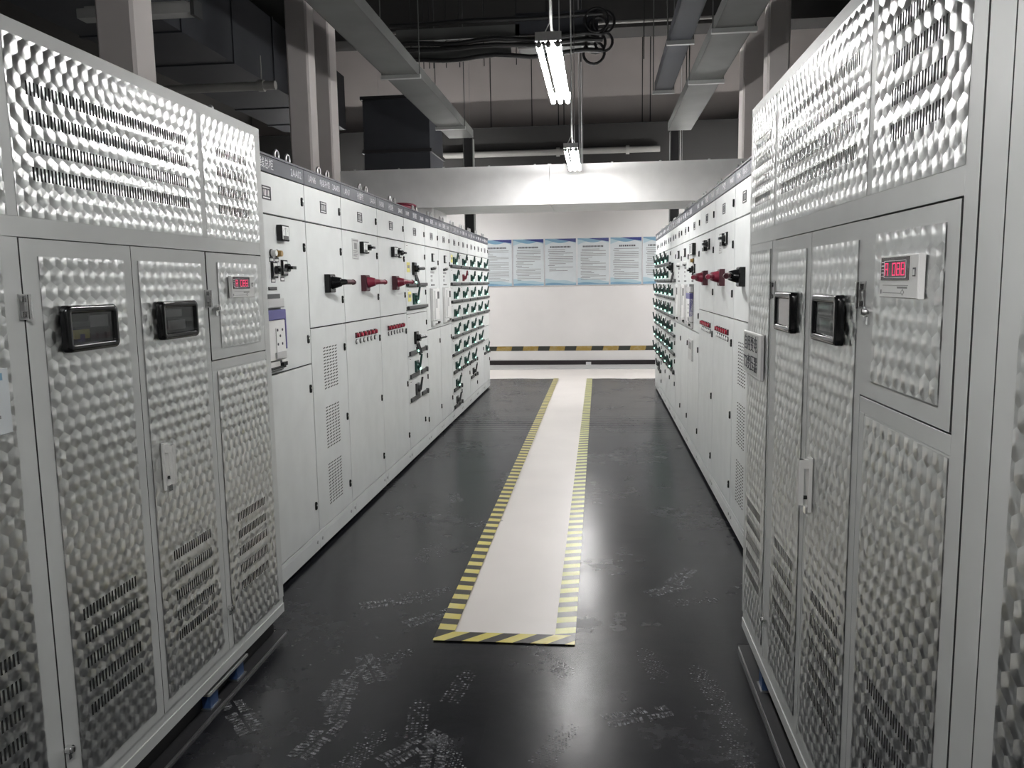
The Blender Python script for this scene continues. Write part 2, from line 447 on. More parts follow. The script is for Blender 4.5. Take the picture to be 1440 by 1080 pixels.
# pendant lamps
def lamp(pos, label):
    x0, y0, z0, turned = pos
    t = thing('pendant_lamp', label, 'lamp', (x0, y0, z0), -PI / 2 if turned else 0, 'pendant tube lamps over the aisles')
    m = MB()
    m.box(-0.018, 0.018, 0.0, 1.24, 0.030, 0.060, 'white_plastic'); m.box(-0.062, 0.062, -0.008, 0.010, 0.020, 0.060, 'white_plastic'); m.box(-0.062, 0.062, 1.23, 1.248, 0.020, 0.060, 'white_plastic')
    part('housing', m, t)
    for x in (-0.045, 0.0, 0.045):
        m = MB(); m.cyl((x, 0.012, 0.006), (x, 1.228, 0.006), 0.014, 'tube_glow', n=10)
        for yy in (0.0, 1.24): m.cyl((x, yy, 0.006), (x, yy + (0.012 if yy == 0 else -0.012), 0.006), 0.0145, 'white_plastic', n=10); m.box(x - 0.006, x + 0.006, min(yy, 1.236), min(yy, 1.236) + 0.004, 0.006, 0.024, 'white_plastic')
        part('tube', m, t)
    for yy in (0.12, 1.12):
        m = MB(); m.tube([(-0.04, yy, 0.058), (0, yy, 0.14), (0.0, yy, ZC - z0)], 0.0035, 'dull_steel', 6); m.tube([(0.04, yy, 0.058), (0, yy, 0.14)], 0.003, 'dull_steel', 6)
        part('suspension_wire', m, t)
    m = MB(); m.tube([(0.01, 0.1, 0.058), (0.006, 0.09, 0.5), (0.0, 0.1, 1.4), (0.0, 0.1, ZC - z0)], 0.006, 'white_plastic', 6); part('power_cord', m, t)
for pos, lab in zip(LAMPS, ['nearest lit pendant lamp with three tubes, above the aisle', 'second lit pendant lamp, right above the edge of the white bridge', 'third lamp, unseen past the white bridge, added to light the back',
        'fourth lamp, unseen, added over the aisle to brighten the back wall', 'unseen lamp directly above the camera, added to light the foreground', 'unseen lamp behind the camera, added as foreground fill',
        'unseen fill lamp added in the back cross aisle, farthest left', 'unseen fill lamp added in the back cross aisle, next to the left row', 'unseen fill lamp added in the back cross aisle, next to the right row', 'unseen fill lamp added in the back cross aisle, farthest right']): lamp(pos, lab)

# ------------------------------------------------------------ floor coverings
MAT_T = 0.005
def mat_mesh(x0, x1, y0, y1, ripple=None, nx=6, ny=40, wx=0.0, wy=0.0):
    m = MB(); ys = [y0 + (y1 - y0) * k / ny for k in range(ny + 1)]
    if ripple:
        ys += [ripple + s * 0.012 for s in range(-55, 56) if y0 < ripple + s * 0.012 < y1]; ys = sorted(set(ys))
    top = []; 
    for y in ys:
        r = 0.0
        if ripple:
            d = abs(y - ripple); r = 0.0035 * max(0, 1 - d / 0.6) * (1 + math.sin(y * 52.0)) * 0.5
        top.append([(x0 + (x1 - x0) * i / nx + (wx * math.sin(y * 7) if i in (0, nx) else 0), y + (wy * math.sin(i * 2.1) if y == ys[-1] else 0), MAT_T + r) for i in range(nx + 1)])
    m.loops(top, 'black_rubber', True, closed=False)
    edge = [top[0], [(a, b, 0.0) for a, b, c in top[0]]]; m.loops(edge, 'black_rubber', False, False)
    edge = [[(a, b, 0.0) for a, b, c in top[-1]], top[-1]]; m.loops(edge, 'black_rubber', False, False)
    for i in (0, nx):
        e = [r[i] for r in top]; m.loops([e, [(a, b, 0.0) for a, b, c in e]], 'black_rubber', False, False)
    return m
MG = 'black rubber mats on the floor'
near_mat_l = tag(part('rubber_mat', mat_mesh(-1.405, -0.40, -1.5, 3.3445)), 'dusty black rubber mat in the left foreground, full of shoe prints', 'mat', MG)
near_mat_r = tag(part('rubber_mat', mat_mesh(-0.3995, 0.588, -1.5, 3.3445)), 'black rubber mat in the right foreground below the tape corner', 'mat', MG)
left_mat = tag(part('rubber_mat', mat_mesh(-1.645, -0.66, 3.345, 8.72, 8.72)), 'long black mat between the left cabinets and the yellow tape', 'mat', MG)
left_far_mat = tag(part('rubber_mat', mat_mesh(-1.645, -0.66, 8.7205, 11.80, 8.72)), 'black mat beside the far green drawers of the left row', 'mat', MG)
tag(part('rubber_mat', mat_mesh(-2.42, -0.66, 11.8005, 12.86, wy=0.03, ny=6)), 'wide far left black mat ending before the back wall', 'mat', MG)
right_mat = tag(part('rubber_mat', mat_mesh(-0.16, 0.84, 3.345, 8.72, 8.72)), 'long black mat between the right cabinets and the worn tape', 'mat', MG)
right_far_mat = tag(part('rubber_mat', mat_mesh(-0.16, 0.84, 8.7205, 11.80, 8.72)), 'black mat beside the far green drawers of the right row', 'mat', MG)
tag(part('rubber_mat', mat_mesh(-0.16, 1.8, 11.8005, 12.84, wy=0.03, ny=6)), 'wide far right black mat ending before the back wall', 'mat', MG)

def tape(x0, x1, y0, y1, z, mat, label):
    m = MB(); m.box(x0, x1, y0, y1, z, z + 0.0012, mat)
    return tag(part('hazard_tape', m), label, 'tape', 'hazard tapes edging the pale walkway')
tape(-0.725, -0.645, 3.36, 12.86, MAT_T + 0.0037, 'hazard_stripe', 'yellow and black tape along the left edge of the pale walkway')
tape(-0.195, -0.105, 3.30, 12.84, MAT_T + 0.0037, 'hazard_stripe_worn', 'worn shiny yellow tape along the right edge of the pale walkway')
tape(-0.725, -0.105, 3.275, 3.365, MAT_T + 0.0052, 'hazard_stripe_end', 'short slanted tape across the near end of the pale walkway')
m = MB(); m.box(-2.6, 1.8, YF - 0.004, YF, 0.275, 0.36, 'hazard_stripe_wall')
tag(part('wall_stripe', m), 'yellow and black stripe along the lower back wall', 'tape')
m = MB(); m.box(-0.05, 0.045, YF - 0.035, YF - 0.018, 0.012, 0.062, 'white_plastic'); m.box(-0.035, 0.03, YF - 0.037, YF - 0.035, 0.02, 0.054, 'print_white')
tag(part('wall_socket', m, None, (-0.19, 0, 0)), 'small white socket box on the black baseboard', 'socket')

# dried shoe prints, children of the mat they lie on
def sole(kind):
    m = MB(); L = 0.29
    def w(t):                                   # half width along the sole
        return 0.5 * (0.075 + 0.032 * math.sin(PI * min(1, t * 1.25)) - 0.03 * math.exp(-((t - 0.36) / 0.12) ** 2)) * (1 if t < 0.85 else math.sqrt(max(0.05, 1 - ((t - 0.85) / 0.17) ** 2)))
    if kind == 'bars':
        k = 0.02
        while k < L - 0.02:
            h = w(k / L)
            if rnd.random() < 0.85:
                m.face([(-h, k, 0), (-0.006, k + 0.006, 0), (-0.006, k + 0.018, 0), (-h, k + 0.012, 0)], 'dried_dust')
            if rnd.random() < 0.85:
                m.face([(0.006, k + 0.006, 0), (h, k, 0), (h, k + 0.012, 0), (0.006, k + 0.018, 0)], 'dried_dust')
            k += 0.017
    elif kind == 'dots':
        for i in range(-4, 5):
            for j in range(22):
                x = i * 0.0125 + (0.006 if j % 2 else 0); y = 0.015 + j * 0.0125
                if abs(x) < w(y / L) and rnd.random() < 0.62:
                    r = 0.0036; m.face([(x - r, y - r, 0), (x + r, y - r, 0), (x + r, y + r, 0), (x - r, y + r, 0)], 'dried_dust')
    else:
        for i in range(-3, 4):
            for j in range(16):
                x = i * 0.0165; y = 0.015 + j * 0.0175
                if abs(x) + 0.006 < w(y / L) and rnd.random() < 0.8:
                    m.face([(x - 0.007, y, 0), (x, y - 0.0065, 0), (x + 0.007, y, 0), (x, y + 0.0065, 0)], 'dried_dust')
    return m.mesh('shoe_print')
soles = {k: sole(k) for k in ('bars', 'dots', 'grid')}
for (x, y, a, k, parent) in [(-1.02, 2.72, -0.1, 'bars', near_mat_l), (-0.95, 2.62, 0.1, 'bars', near_mat_l), (-1.0, 2.36, -0.25, 'bars', near_mat_l), (-0.99, 3.02, -0.9, 'grid', near_mat_l),
        (-0.86, 2.88, 0.5, 'bars', near_mat_l), (-0.63, 2.52, 0.15, 'grid', near_mat_l), (-0.72, 2.36, -0.7, 'bars', near_mat_l), (-0.56, 2.76, -0.15, 'grid', near_mat_l), (-0.83, 2.30, -0.3, 'dots', near_mat_l),
        (-0.53, 2.28, 0.1, 'bars', near_mat_l), (-0.44, 2.30, 0.4, 'dots', near_mat_l), (-1.2, 2.5, 0.7, 'bars', near_mat_l),
        (-0.90, 3.68, -0.55, 'grid', left_mat), (-0.86, 4.92, -0.9, 'bars', left_mat), (-1.0, 4.24, 0.05, 'grid', left_mat), (-0.85, 6.05, -0.8, 'bars', left_mat),
        (-1.0, 5.48, 0.3, 'bars', left_mat), (-1.18, 3.62, -1.2, 'bars', left_mat), (-1.0, 3.75, -1.1, 'grid', left_mat), (-1.08, 7.4, -0.9, 'bars', left_mat), (-1.1, 6.4, -1.2, 'grid', left_mat), (-0.9, 3.42, -0.8, 'bars', left_mat), (-0.88, 4.35, 0.4, 'dots', left_mat),
        (0.22, 3.86, -1.0, 'bars', right_mat), (0.33, 3.76, -1.3, 'grid', right_mat), (0.36, 4.0, -0.5, 'bars', right_mat),
        (0.24, 3.0, 0.2, 'dots', near_mat_r), (0.44, 2.86, 0.2, 'dots', near_mat_r), (0.47, 2.62, 0.1, 'dots', near_mat_r), (0.0, 2.68, -1.2, 'bars', near_mat_r), (0.49, 2.36, 0.25, 'dots', near_mat_r), (-0.12, 3.0, 0.5, 'dots', near_mat_r), (-0.2, 2.4, -0.4, 'dots', near_mat_r)]:
    o = link('shoe_print', soles[k], parent, (x, y, MAT_T + 0.0012)); o.rotation_euler = (0, 0, a)

# ------------------------------------------------------------ notice boards on the back wall
BX = [(-2.19, -1.60), (-1.592, -1.005), (-0.998, -0.405), (-0.397, 0.195), (0.203, 0.788), (0.796, 1.385)]
where = ['blue-topped notice board farthest left, half hidden by the left drawers', 'notice board second from the left, dark blue wave and full page of text',
         'notice board third from the left, short text ending in blank space', 'notice board fourth from the left, full page just right of the short one', 
         'notice board fifth from the left, short heading set to the right', 'notice board farthest right, cut off by the right drawers']
lines = [24, 20, 13, 20, 18, 16]
for i, (x0, x1) in enumerate(BX):
    w = x1 - x0; h = 0.87
    t = thing('notice_board', where[i], 'notice board', ((x0 + x1) / 2, YF, 1.485), 0, 'notice boards on the back wall')
    m = MB(); m.box(-w / 2 + 0.008, w / 2 - 0.008, -0.012, 0, 0.008, h - 0.008, 'poster_white'); sh = part('sheet', m, t)
    m = MB()
    m.box(-w / 2, -w / 2 + 0.010, -0.018, 0, 0, h, 'aluminium'); m.box(w / 2 - 0.010, w / 2, -0.018, 0, 0, h, 'aluminium')
    m.box(-w / 2, w / 2, -0.018, 0, h - 0.008, h, 'aluminium'); m.box(-w / 2, w / 2, -0.018, 0, 0, 0.008, 'aluminium'); part('frame', m, t)
    W = w / 2 - 0.012; N = 16
    def band(f0, f1, y, mat, nm):
        m = MB(); q = [k / N for k in range(N + 1)]
        m.loops([[(-W + 2 * W * a, y, f0(a)) for a in q], [(-W + 2 * W * a, y, f1(a)) for a in q]], mat, closed=False)
        part(nm, m, sh)
    top = h - 0.01
    band(lambda a: top - 0.115 + 0.075 * math.sin(PI * (a * 0.9)), lambda a: top, -0.0125, 'poster_pale', 'printed_wave')
    band(lambda a: top - 0.02 - 0.06 * math.sin(PI * a) ** 1.5, lambda a: top - 0.012 * math.sin(PI * a), -0.0130, 'poster_blue', 'printed_wave')
    band(lambda a: top - 0.002 - 0.10 * max(0, a - 0.33), lambda a: top, -0.0135, 'poster_navy', 'printed_wave')
    band(lambda a: 0.012, lambda a: 0.085 + 0.05 * math.cos(PI * a) ** 3 + 0.03 * a, -0.0125, 'poster_pale', 'printed_wave')
    band(lambda a: 0.012, lambda a: 0.045 + 0.012 * math.sin(6 * a), -0.0130, 'poster_blue', 'printed_wave')
    m = MB()
    hw = 0.30 if i in (4,) else 0.38; hx = 0.03 if i == 4 else 0.0
    n = 9 if i == 4 else 15
    for k in range(n):
        xx = hx - hw / 2 + hw * k / n; m.box(xx, xx + hw / n * 0.7, -0.0138, -0.013, top - 0.165, top - 0.135, 'print_dark')
    pitch = 0.56 / max(lines[i], 18)
    r2 = random.Random(i + 3)
    for k in range(lines[i]):
        z = top - 0.205 - k * pitch * 1.03
        full = 0.46 if r2.random() < 0.6 else r2.uniform(0.08, 0.40)
        m.box(-0.23 + (0.02 if r2.random() < 0.5 else 0), -0.23 + full, -0.0136, -0.013, z, z + pitch * 0.34, 'print_grey')
    part('printed_text', m, sh, kind='stuff')

# ------------------------------------------------------------ brushed steel transformer enclosures
P = 'engine_turned_steel'
def slotted(m, y0, y1, z0, z1, x0, x1, rows, ny):
    """steel panel with real slots: rows = [(ya, yb, za, zb, count)] cut right through, a black plate behind"""
    rows = sorted(rows, key=lambda r: r[2])
    z = z0
    def q(a, b, c, d): m.face([(x1, a, c), (x1, b, c), (x1, b, d), (x1, a, d)], P)
    for (ya, yb, za, zb, n) in rows:
        q(y0, y1, z, za); q(y0, ya, za, zb); q(yb, y1, za, zb)
        p = (yb - ya) / n; s = p * 0.52
        for k in range(n):
            a = ya + k * p; b = a + s
            q(b, a + p, za, zb)
            xb = x0 + 0.0006
            m.face([(x1, a, za), (xb, a, za), (xb, a, zb), (x1, a, zb)], 'door_gap'); m.face([(x1, b, zb), (xb, b, zb), (xb, b, za), (x1, b, za)], 'door_gap')
            m.face([(xb, a, za), (xb, b, za), (xb, b, zb), (xb, a, zb)], 'door_gap')
            m.face([(x1, a, zb), (xb, a, zb), (xb, b, zb), (x1, b, zb)], 'door_gap')
        z = zb
    q(y0, y1, z, z1)
    m.loops([[(x0, y0, z0), (x0, y1, z0), (x0, y1, z1), (x0, y0, z1)], [(x1, y0, z0), (x1, y1, z0), (x1, y1, z1), (x1, y0, z1)]], P)
def vent_rows(ya, yb, ztop, n, count):
    return [(ya, yb, ztop - 0.07 * k - 0.034, ztop - 0.07 * k, count) for k in range(n)]
def steel(name, parent, y0, y1, z0, z1, rows=(), x=0.0):
    m = MB(); slotted(m, y0, y1, z0, z1, x, x + (0.007 if x < -0.004 else 0.003), list(rows), 0); return part(name, m, parent)

def viewing_window(parent, y0, y1, z0, z1, inner, pane='smoked_pane'):
    m = MB(); r = 0.016; e = 0.022; X = 0.026
    rings = [m.rrect(y0, y1, z0, z1, r, 0.005), m.rrect(y0, y1, z0, z1, r, X - 0.007), m.rrect(y0 + 0.004, y1 - 0.004, z0 + 0.004, z1 - 0.004, r, X),
             m.rrect(y0 + e - 0.004, y1 - e + 0.004, z0 + e * 0.8, z1 - e * 0.8, 0.006, X), m.rrect(y0 + e, y1 - e, z0 + e, z1 - e, 0.005, X - 0.006), m.rrect(y0 + e, y1 - e, z0 + e, z1 - e, 0.005, 0.008)]
    m.loops(rings, 'black_plastic', True)
    part('window_frame', m, parent)
    m = MB(); m.box(0.0185, 0.0195, y0 + e, y1 - e, z0 + e, z1 - e, pane); part('window_pane', m, parent)
    m = MB(); a0, a1, b0, b1 = y0 + e, y1 - e, z0 + e, z1 - e
    m.box(0.0072, 0.0085, a0, a1, b0, b1, 'charcoal_plastic')
    for (u0, u1, v0, v1, d, mt) in inner:
        m.box(0.0085, 0.0085 + d, a0 + u0 * (a1 - a0), a0 + u1 * (a1 - a0), b0 + v0 * (b1 - b0), b0 + v1 * (b1 - b0), mt)
    part('inner_equipment', m, parent)
def hinge(parent, y, z):
    m = MB(); m.cyl((0.012, y, z - 0.03), (0.012, y, z + 0.03), 0.007, 'chrome', n=10); m.box(0.0, 0.006, y - 0.018, y + 0.018, z - 0.026, z - 0.012, 'chrome'); m.box(0.0, 0.006, y - 0.018, y + 0.018, z + 0.012, z + 0.026, 'chrome')
    m.box(0.0, 0.003, y - 0.022, y + 0.022, z - 0.032, z + 0.032, 'dull_steel')
    part('hinge', m, parent)
def key_lock(parent, y, z, name='key_lock'):
    m = MB(); m.cyl((0, y, z), (0.014, y, z), 0.012, 'chrome', n=12); m.cyl((0.014, y, z), (0.02, y, z), 0.008, 'dull_steel', n=10); m.box(0.02, 0.0208, y - 0.0015, y + 0.0015, z - 0.006, z + 0.006, 'door_gap')
    m.box(0.0, 0.008, y - 0.006, y + 0.006, z - 0.028, z - 0.008, 'chrome')
    part(name, m, parent)

SEG = {'0': 'abcdef', '1': 'bc', '2': 'abged', '3': 'abgcd', '6': 'afgedc', '8': 'abcdefg', 'A': 'abcefg', ' ': ''}
def seven(m, ch, y, z, w, h, x, t=0.0022):
    for s in SEG[ch]:
        bx = {'a': (0, w, h - t, h), 'g': (0, w, h / 2 - t / 2, h / 2 + t / 2), 'd': (0, w, 0, t), 'f': (0, t, h / 2, h), 'b': (w - t, w, h / 2, h), 'e': (0, t, 0, h / 2), 'c': (w - t, w, 0, h / 2)}[s]
        m.box(x, x + 0.0006, y + bx[0], y + bx[1], z + bx[2], z + bx[3], 'led_red')

def make_enclosure(label, loc, rz):
    W, Z0, Z1, D = 1.955, 0.095, 2.213, 1.25
    t = thing('transformer_enclosure', label, 'enclosure', loc, rz, 'brushed steel transformer enclosures')
    G = 'grey_enamel'
    m = MB(); m.box(-D, -0.022, 0.004, W - 0.004, Z0 + 0.004, Z1 - 0.004, G); m.box(-0.0225, -0.0215, 0.05, W - 0.05, 0.15, 1.70, 'door_gap'); part('body', m, t)
    # front frame: beams and mullions
    m = MB()
    m.slab(-0.03, 0, 0, W, 2.176, Z1, G); m.slab(-0.03, 0, 0.035, 1.905, 1.687, 1.737, G)
    m.slab(-0.03, 0.0, 0, W, Z0, 0.135, G); m.slab(-0.03, -0.004, 0, W, 0.135, 0.166, G)
    for a, b, sd in ((0, 0.035, None), (1.905, W, 'door_gap')): m.slab(-0.03, 0, a, b, 0.166, 2.176, G, side=sd)  # end mullion edges painted near-black as the shade of the gap
    m.slab(-0.03, -0.002, 0.425, 0.472, 0.166, 1.687, G)
    for a, b in ((0.442, 0.478), (1.412, 1.446)): m.slab(-0.03, 0, a, b, 1.737, 2.176, G)
    m.slab(-0.03, 0, 1.419, 1.905, 1.248, 1.284, G); m.slab(-0.03, 0, 1.419, 1.452, 0.166, 1.248, G)
    part('front_frame', m, t)
    # upper vent panels
    steel('vent_panel', t, 0.035, 0.442, 1.737, 2.176, vent_rows(0.105, 0.375, 2.075, 4, 19), -0.006)
    steel('vent_panel', t, 0.478, 1.412, 1.737, 2.176, vent_rows(0.545, 1.335, 2.075, 4, 56), -0.006)
    steel('vent_panel', t, 1.446, 1.905, 1.737, 2.176, vent_rows(1.55, 1.815, 2.075, 4, 19), -0.006)
    # narrow fixed panel
    d = None
    m = MB(); m.slab(-0.022, -0.001, 0.035, 0.425, 0.166, 1.687, G); fp = part('side_panel', m, t)
    steel('steel_sheet', fp, 0.042, 0.405, 0.2, 1.66, vent_rows(0.08, 0.348, 0.678, 5, 19), -0.001)
    # two tall doors
    WB = [(0.05, 0.5, 0.55, 0.72, 0.004, 'print_grey'), (0.1, 0.45, 0.15, 0.45, 0.006, 'yellow_paper'), (0.5, 0.95, 0.5, 0.9, 0.003, 'plate_grey'), (0.22, 0.32, 0.05, 0.3, 0.008, 'purple_panel'), (0.45, 0.55, 0.05, 0.3, 0.008, 'print_dark'), (0.65, 0.74, 0.08, 0.3, 0.008, 'print_dark'), (0.85, 0.94, 0.08, 0.3, 0.008, 'dark_red'), (0.0, 1.0, 0.47, 0.5, 0.006, 'print_dark')]
    WC = [(0.1, 0.6, 0.62, 0.92, 0.008, 'sign_grey'), (0.05, 0.95, 0.52, 0.57, 0.006, 'print_dark'), (0.2, 0.7, 0.1, 0.48, 0.008, 'plate_grey'), (0.75, 0.92, 0.15, 0.4, 0.01, 'charcoal_plastic')]
    for (a, b, p0, p1, w0, w1, inn, pane) in ((0.475, 0.949, 0.535, 0.905, 0.595, 0.825, WB, 'smoked_pane'), (0.952, 1.4165, 0.982, 1.377, 1.062, 1.297, WC, 'smoked_pane')):
        m = MB(); m.slab(-0.022, 0.0, a, b, 0.168, 1.6845, G, side='door_gap'); dr = part('door', m, t)  # door edges coloured dark so the seams read as shaded
        v0 = 0.589 if a < 0.9 else 1.068
        steel('steel_sheet', dr, p0, p1, 0.205, 1.641, vent_rows(v0, v0 + 0.262, 0.680, 5, 18), 0.0)
        viewing_window(dr, w0, w1, 1.388, 1.514, inn, pane)
        if a < 0.9:
            hinge(dr, 0.474, 1.515); key_lock(dr, 0.482, 0.333, 'cam_lock')
        else:
            hinge(dr, 1.418, 1.515)
            m = MB(); y = 1.045
            m.slab(0.006, 0.016, y - 0.014, y + 0.014, 0.90, 1.055, 'ivory_handle'); m.box(0.016, 0.04, y - 0.011, y + 0.011, 1.025, 1.05, 'ivory_handle')
            m.slab(0.028, 0.042, y - 0.009, y + 0.009, 0.92, 1.05, 'ivory_handle'); m.box(0.016, 0.022, y - 0.012, y + 0.012, 0.895, 0.915, 'chrome'); m.cyl((0.016, y, 0.94), (0.026, y, 0.94), 0.006, 'black_plastic', n=8)
            part('lever_handle', m, dr)
    # instrument compartment door and panel below
    m = MB(); m.slab(-0.022, 0.002, 1.4215, 1.9005, 1.288, 1.683, G, side='door_gap'); sd = part('instrument_door', m, t)  # dark edge colour again paints the seam shade
    steel('steel_sheet', sd, 1.500, 1.853, 1.328, 1.648, (), 0.002)
    key_lock(sd, 1.470, 1.479)
    m = MB(); X = 0.008
    m.slab(X, X + 0.012, 1.578, 1.782, 1.514, 1.598, 'white_plastic', 0.002); X += 0.012
    m.box(X, X + 0.001, 1.588, 1.738, 1.549, 1.594, 'display_dark')
    m.box(X, X + 0.0012, 1.757, 1.769, 1.556, 1.572, 'print_dark'); m.box(X + 0.0012, X + 0.002, 1.760, 1.767, 1.558, 1.569, 'white_plastic')
    for k in range(5): m.box(X + 0.001, X + 0.0014, 1.592, 1.605, 1.556 + k * 0.007, 1.5575 + k * 0.007, 'print_white')
    m.box(X, X + 0.0006, 1.60, 1.735, 1.5385, 1.5395, 'print_grey'); m.box(X, X + 0.0006, 1.68, 1.73, 1.533, 1.5365, 'print_grey'); m.box(X, X + 0.0006, 1.60, 1.70, 1.5235, 1.5245, 'print_grey'); m.box(X, X + 0.0006, 1.588, 1.592, 1.522, 1.53, 'print_grey')
    m.face([(X + 0.0007, 1.700, 1.526), (X + 0.0007, 1.709, 1.519), (X + 0.0007, 1.718, 1.526), (X + 0.0007, 1.709, 1.533)], 'print_grey'); m.face([(X + 0.0009, 1.703, 1.526), (X + 0.0009, 1.709, 1.5215), (X + 0.0009, 1.715, 1.526), (X + 0.0009, 1.709, 1.5305)], 'white_plastic')
    part('temperature_controller', m, sd)
    m = MB(); X += 0.001
    for (a, b, c, d2) in ((1.607, 1.7235, 1.5535, 1.5545), (1.607, 1.7235, 1.5865, 1.5875), (1.607, 1.608, 1.5535, 1.5875), (1.7225, 1.7235, 1.5535, 1.5875)): m.box(X, X + 0.0005, a, b, c, d2, 'print_white')
    seven(m, 'A', 1.612, 1.558, 0.017, 0.025, X)
    for k, ch in enumerate('088'): seven(m, ch, 1.652 + k * 0.0235, 1.558, 0.018, 0.025, X)
    part('red_display', m, sd, label='red glowing digits on dark display')
    m = MB(); m.slab(-0.022, -0.001, 1.452, 1.905, 0.166, 1.248, G); lp = part('lower_panel', m, t)
    steel('steel_sheet', lp, 1.460, 1.900, 0.150 + 0.02, 1.243, vent_rows(1.550, 1.815, 0.668, 5, 18), -0.001)
    key_lock(lp, 1.434, 0.330, 'cam_lock')
    # base channels, mounts, lifting rings
    m = MB(); m.box(-1.2, -0.045, 0.02, W - 0.02, 0.0, Z0 + 0.004, 'black_steel'); m.box(-0.045, 0.010, -0.016, W + 0.004, 0.0, 0.004, 'black_steel'); part('base_channel', m, t)
    for y in (0.35, 1.30, 1.52):
        m = MB(); m.box(-0.045, -0.012, y - 0.03, y + 0.03, 0.008, 0.062, 'blue_paint'); m.box(-0.045, -0.006, y - 0.04, y + 0.04, 0.0, 0.008, 'dull_steel'); m.cyl((-0.02, y, 0.008), (-0.02, y, 0.02), 0.008, 'chrome', n=8)
        part('vibration_mount', m, t)
    m = MB(); m.box(-0.045, -0.004, 1.25, 1.58, 0.064, 0.074, 'galvanised_light'); part('mount_rail', m, t)
    for y in (0.10, W - 0.13):
        m = MB(); m.ring((-0.14, y, Z1 + 0.042), (1, 0.25, 0), 0.026, 0.008, 'dull_steel', 16, 8); m.cyl((-0.14, y, Z1 - 0.004), (-0.14, y, Z1 + 0.018), 0.016, 'dull_steel', n=10)
        part('lifting_ring', m, t)
    return t
encl_L = make_enclosure('brushed steel enclosure filling the left foreground, temperature display at its far end', (-1.42, 1.385, 0), 0)
encl_R = copy_tree(encl_L); encl_R.location = (0.60, 3.328, 0); encl_R.rotation_euler = (0, 0, PI)
encl_R['label'] = 'brushed steel enclosure in the right foreground with a white sign at its far end'
# its far window has a grey reflection painted in, the near one shows the equipment
dr = [c for c in encl_R.children if c.name.startswith('door')][0]
wp = [c for c in dr.children if c.name.startswith('window_pane')][0]
wp.data = wp.data.copy(); wp.data.materials[0] = MATS['reflection_grey_pane']; wp['label'] = 'window pane with a grey reflection painted in'
# the sign on the right enclosure's far panel: two rows of black characters
sp = [c for c in encl_R.children if c.name.startswith('side_panel')][0]
m = MB(); m.slab(0.006, 0.016, 0.0, 0.355, 1.185, 1.352, 'white_plastic', 0.002); m.box(0.016, 0.0166, 0.008, 0.30, 1.192, 1.345, 'sign_grey'); sg = part('sign_plate', m, sp, label='grey and white plate with two rows of black characters')
for z, s in ((1.305, '自用变电'), (1.230, 'T2变压器')):
    text(s, 0.066, 'print_dark', sp, (0.0172, 0.155, z))
# foreground label on the left enclosure's near panel
sp = [c for c in encl_L.children if c.name.startswith('side_panel')][0]
m = MB(); m.slab(0.006, 0.009, 0.19, 0.385, 1.215, 1.372, 'poster_white', 0.001); m.box(0.009, 0.0095, 0.21, 0.365, 1.345, 1.362, 'poster_blue')
for k in range(5): m.box(0.009, 0.0095, 0.21, 0.35 - 0.02 * (k % 3), 1.32 - k * 0.022, 1.328 - k * 0.022, 'print_grey')
part('paper_label', m, sp)

# next enclosure at the right edge of the frame
t = thing('steel_cabinet', 'patterned steel cabinet cut off by the right edge of the picture', 'enclosure', (0.60, 1.365, 0), PI)
m = MB(); m.box(-1.25, -0.02, 0.003, 1.3, 0.1, 2.213, 'grey_enamel'); m.slab(-0.03, 0, 0, 0.079, 0.1, 2.213, 'grey_enamel', side='door_gap'); m.slab(-0.03, 0, 0.079, 1.3, 2.15, 2.213, 'grey_enamel'); m.slab(-0.03, 0, 0.079, 1.3, 0.1, 0.16, 'grey_enamel'); part('body', m, t)  # frame edge darkened in colour to stand for gap shade
m = MB(); m.slab(-0.022, 0, 0.084, 0.70, 0.164, 2.148, 'grey_enamel'); d = part('door', m, t)
steel('steel_sheet', d, 0.15, 0.62, 0.22, 1.50, vent_rows(0.19, 0.58, 0.68, 5, 26), 0.0)
m = MB(); m.slab(-0.022, 0, 0.704, 1.298, 0.162, 2.148, 'grey_enamel'); d = part('door', m, t)
steel('steel_sheet', d, 0.77, 1.24, 0.22, 1.50, vent_rows(0.81, 1.20, 0.68, 5, 26), 0.0)
m = MB(); m.box(-1.2, -0.045, 0.0, 1.29, 0.0, 0.1, 'black_steel'); part('base_channel', m, t)

# steel edge angles beside the enclosures
for x, y0, y1, lab in ((-1.40, 0.5, 3.30, 'thin steel angle on the floor below the left enclosure'), (0.585, 0.5, 3.30, 'thin steel angle on the floor below the right enclosure')):
    m = MB(); m.box(-0.002, 0.002, y0, y1, MAT_T, MAT_T + 0.010, 'dull_steel'); m.box(-0.012, 0.012, y0, y1, MAT_T, MAT_T + 0.0015, 'black_steel')
    tag(part('floor_angle', m, None, (x, 0, 0)), lab, 'steel angle', 'steel angles edging the mats')

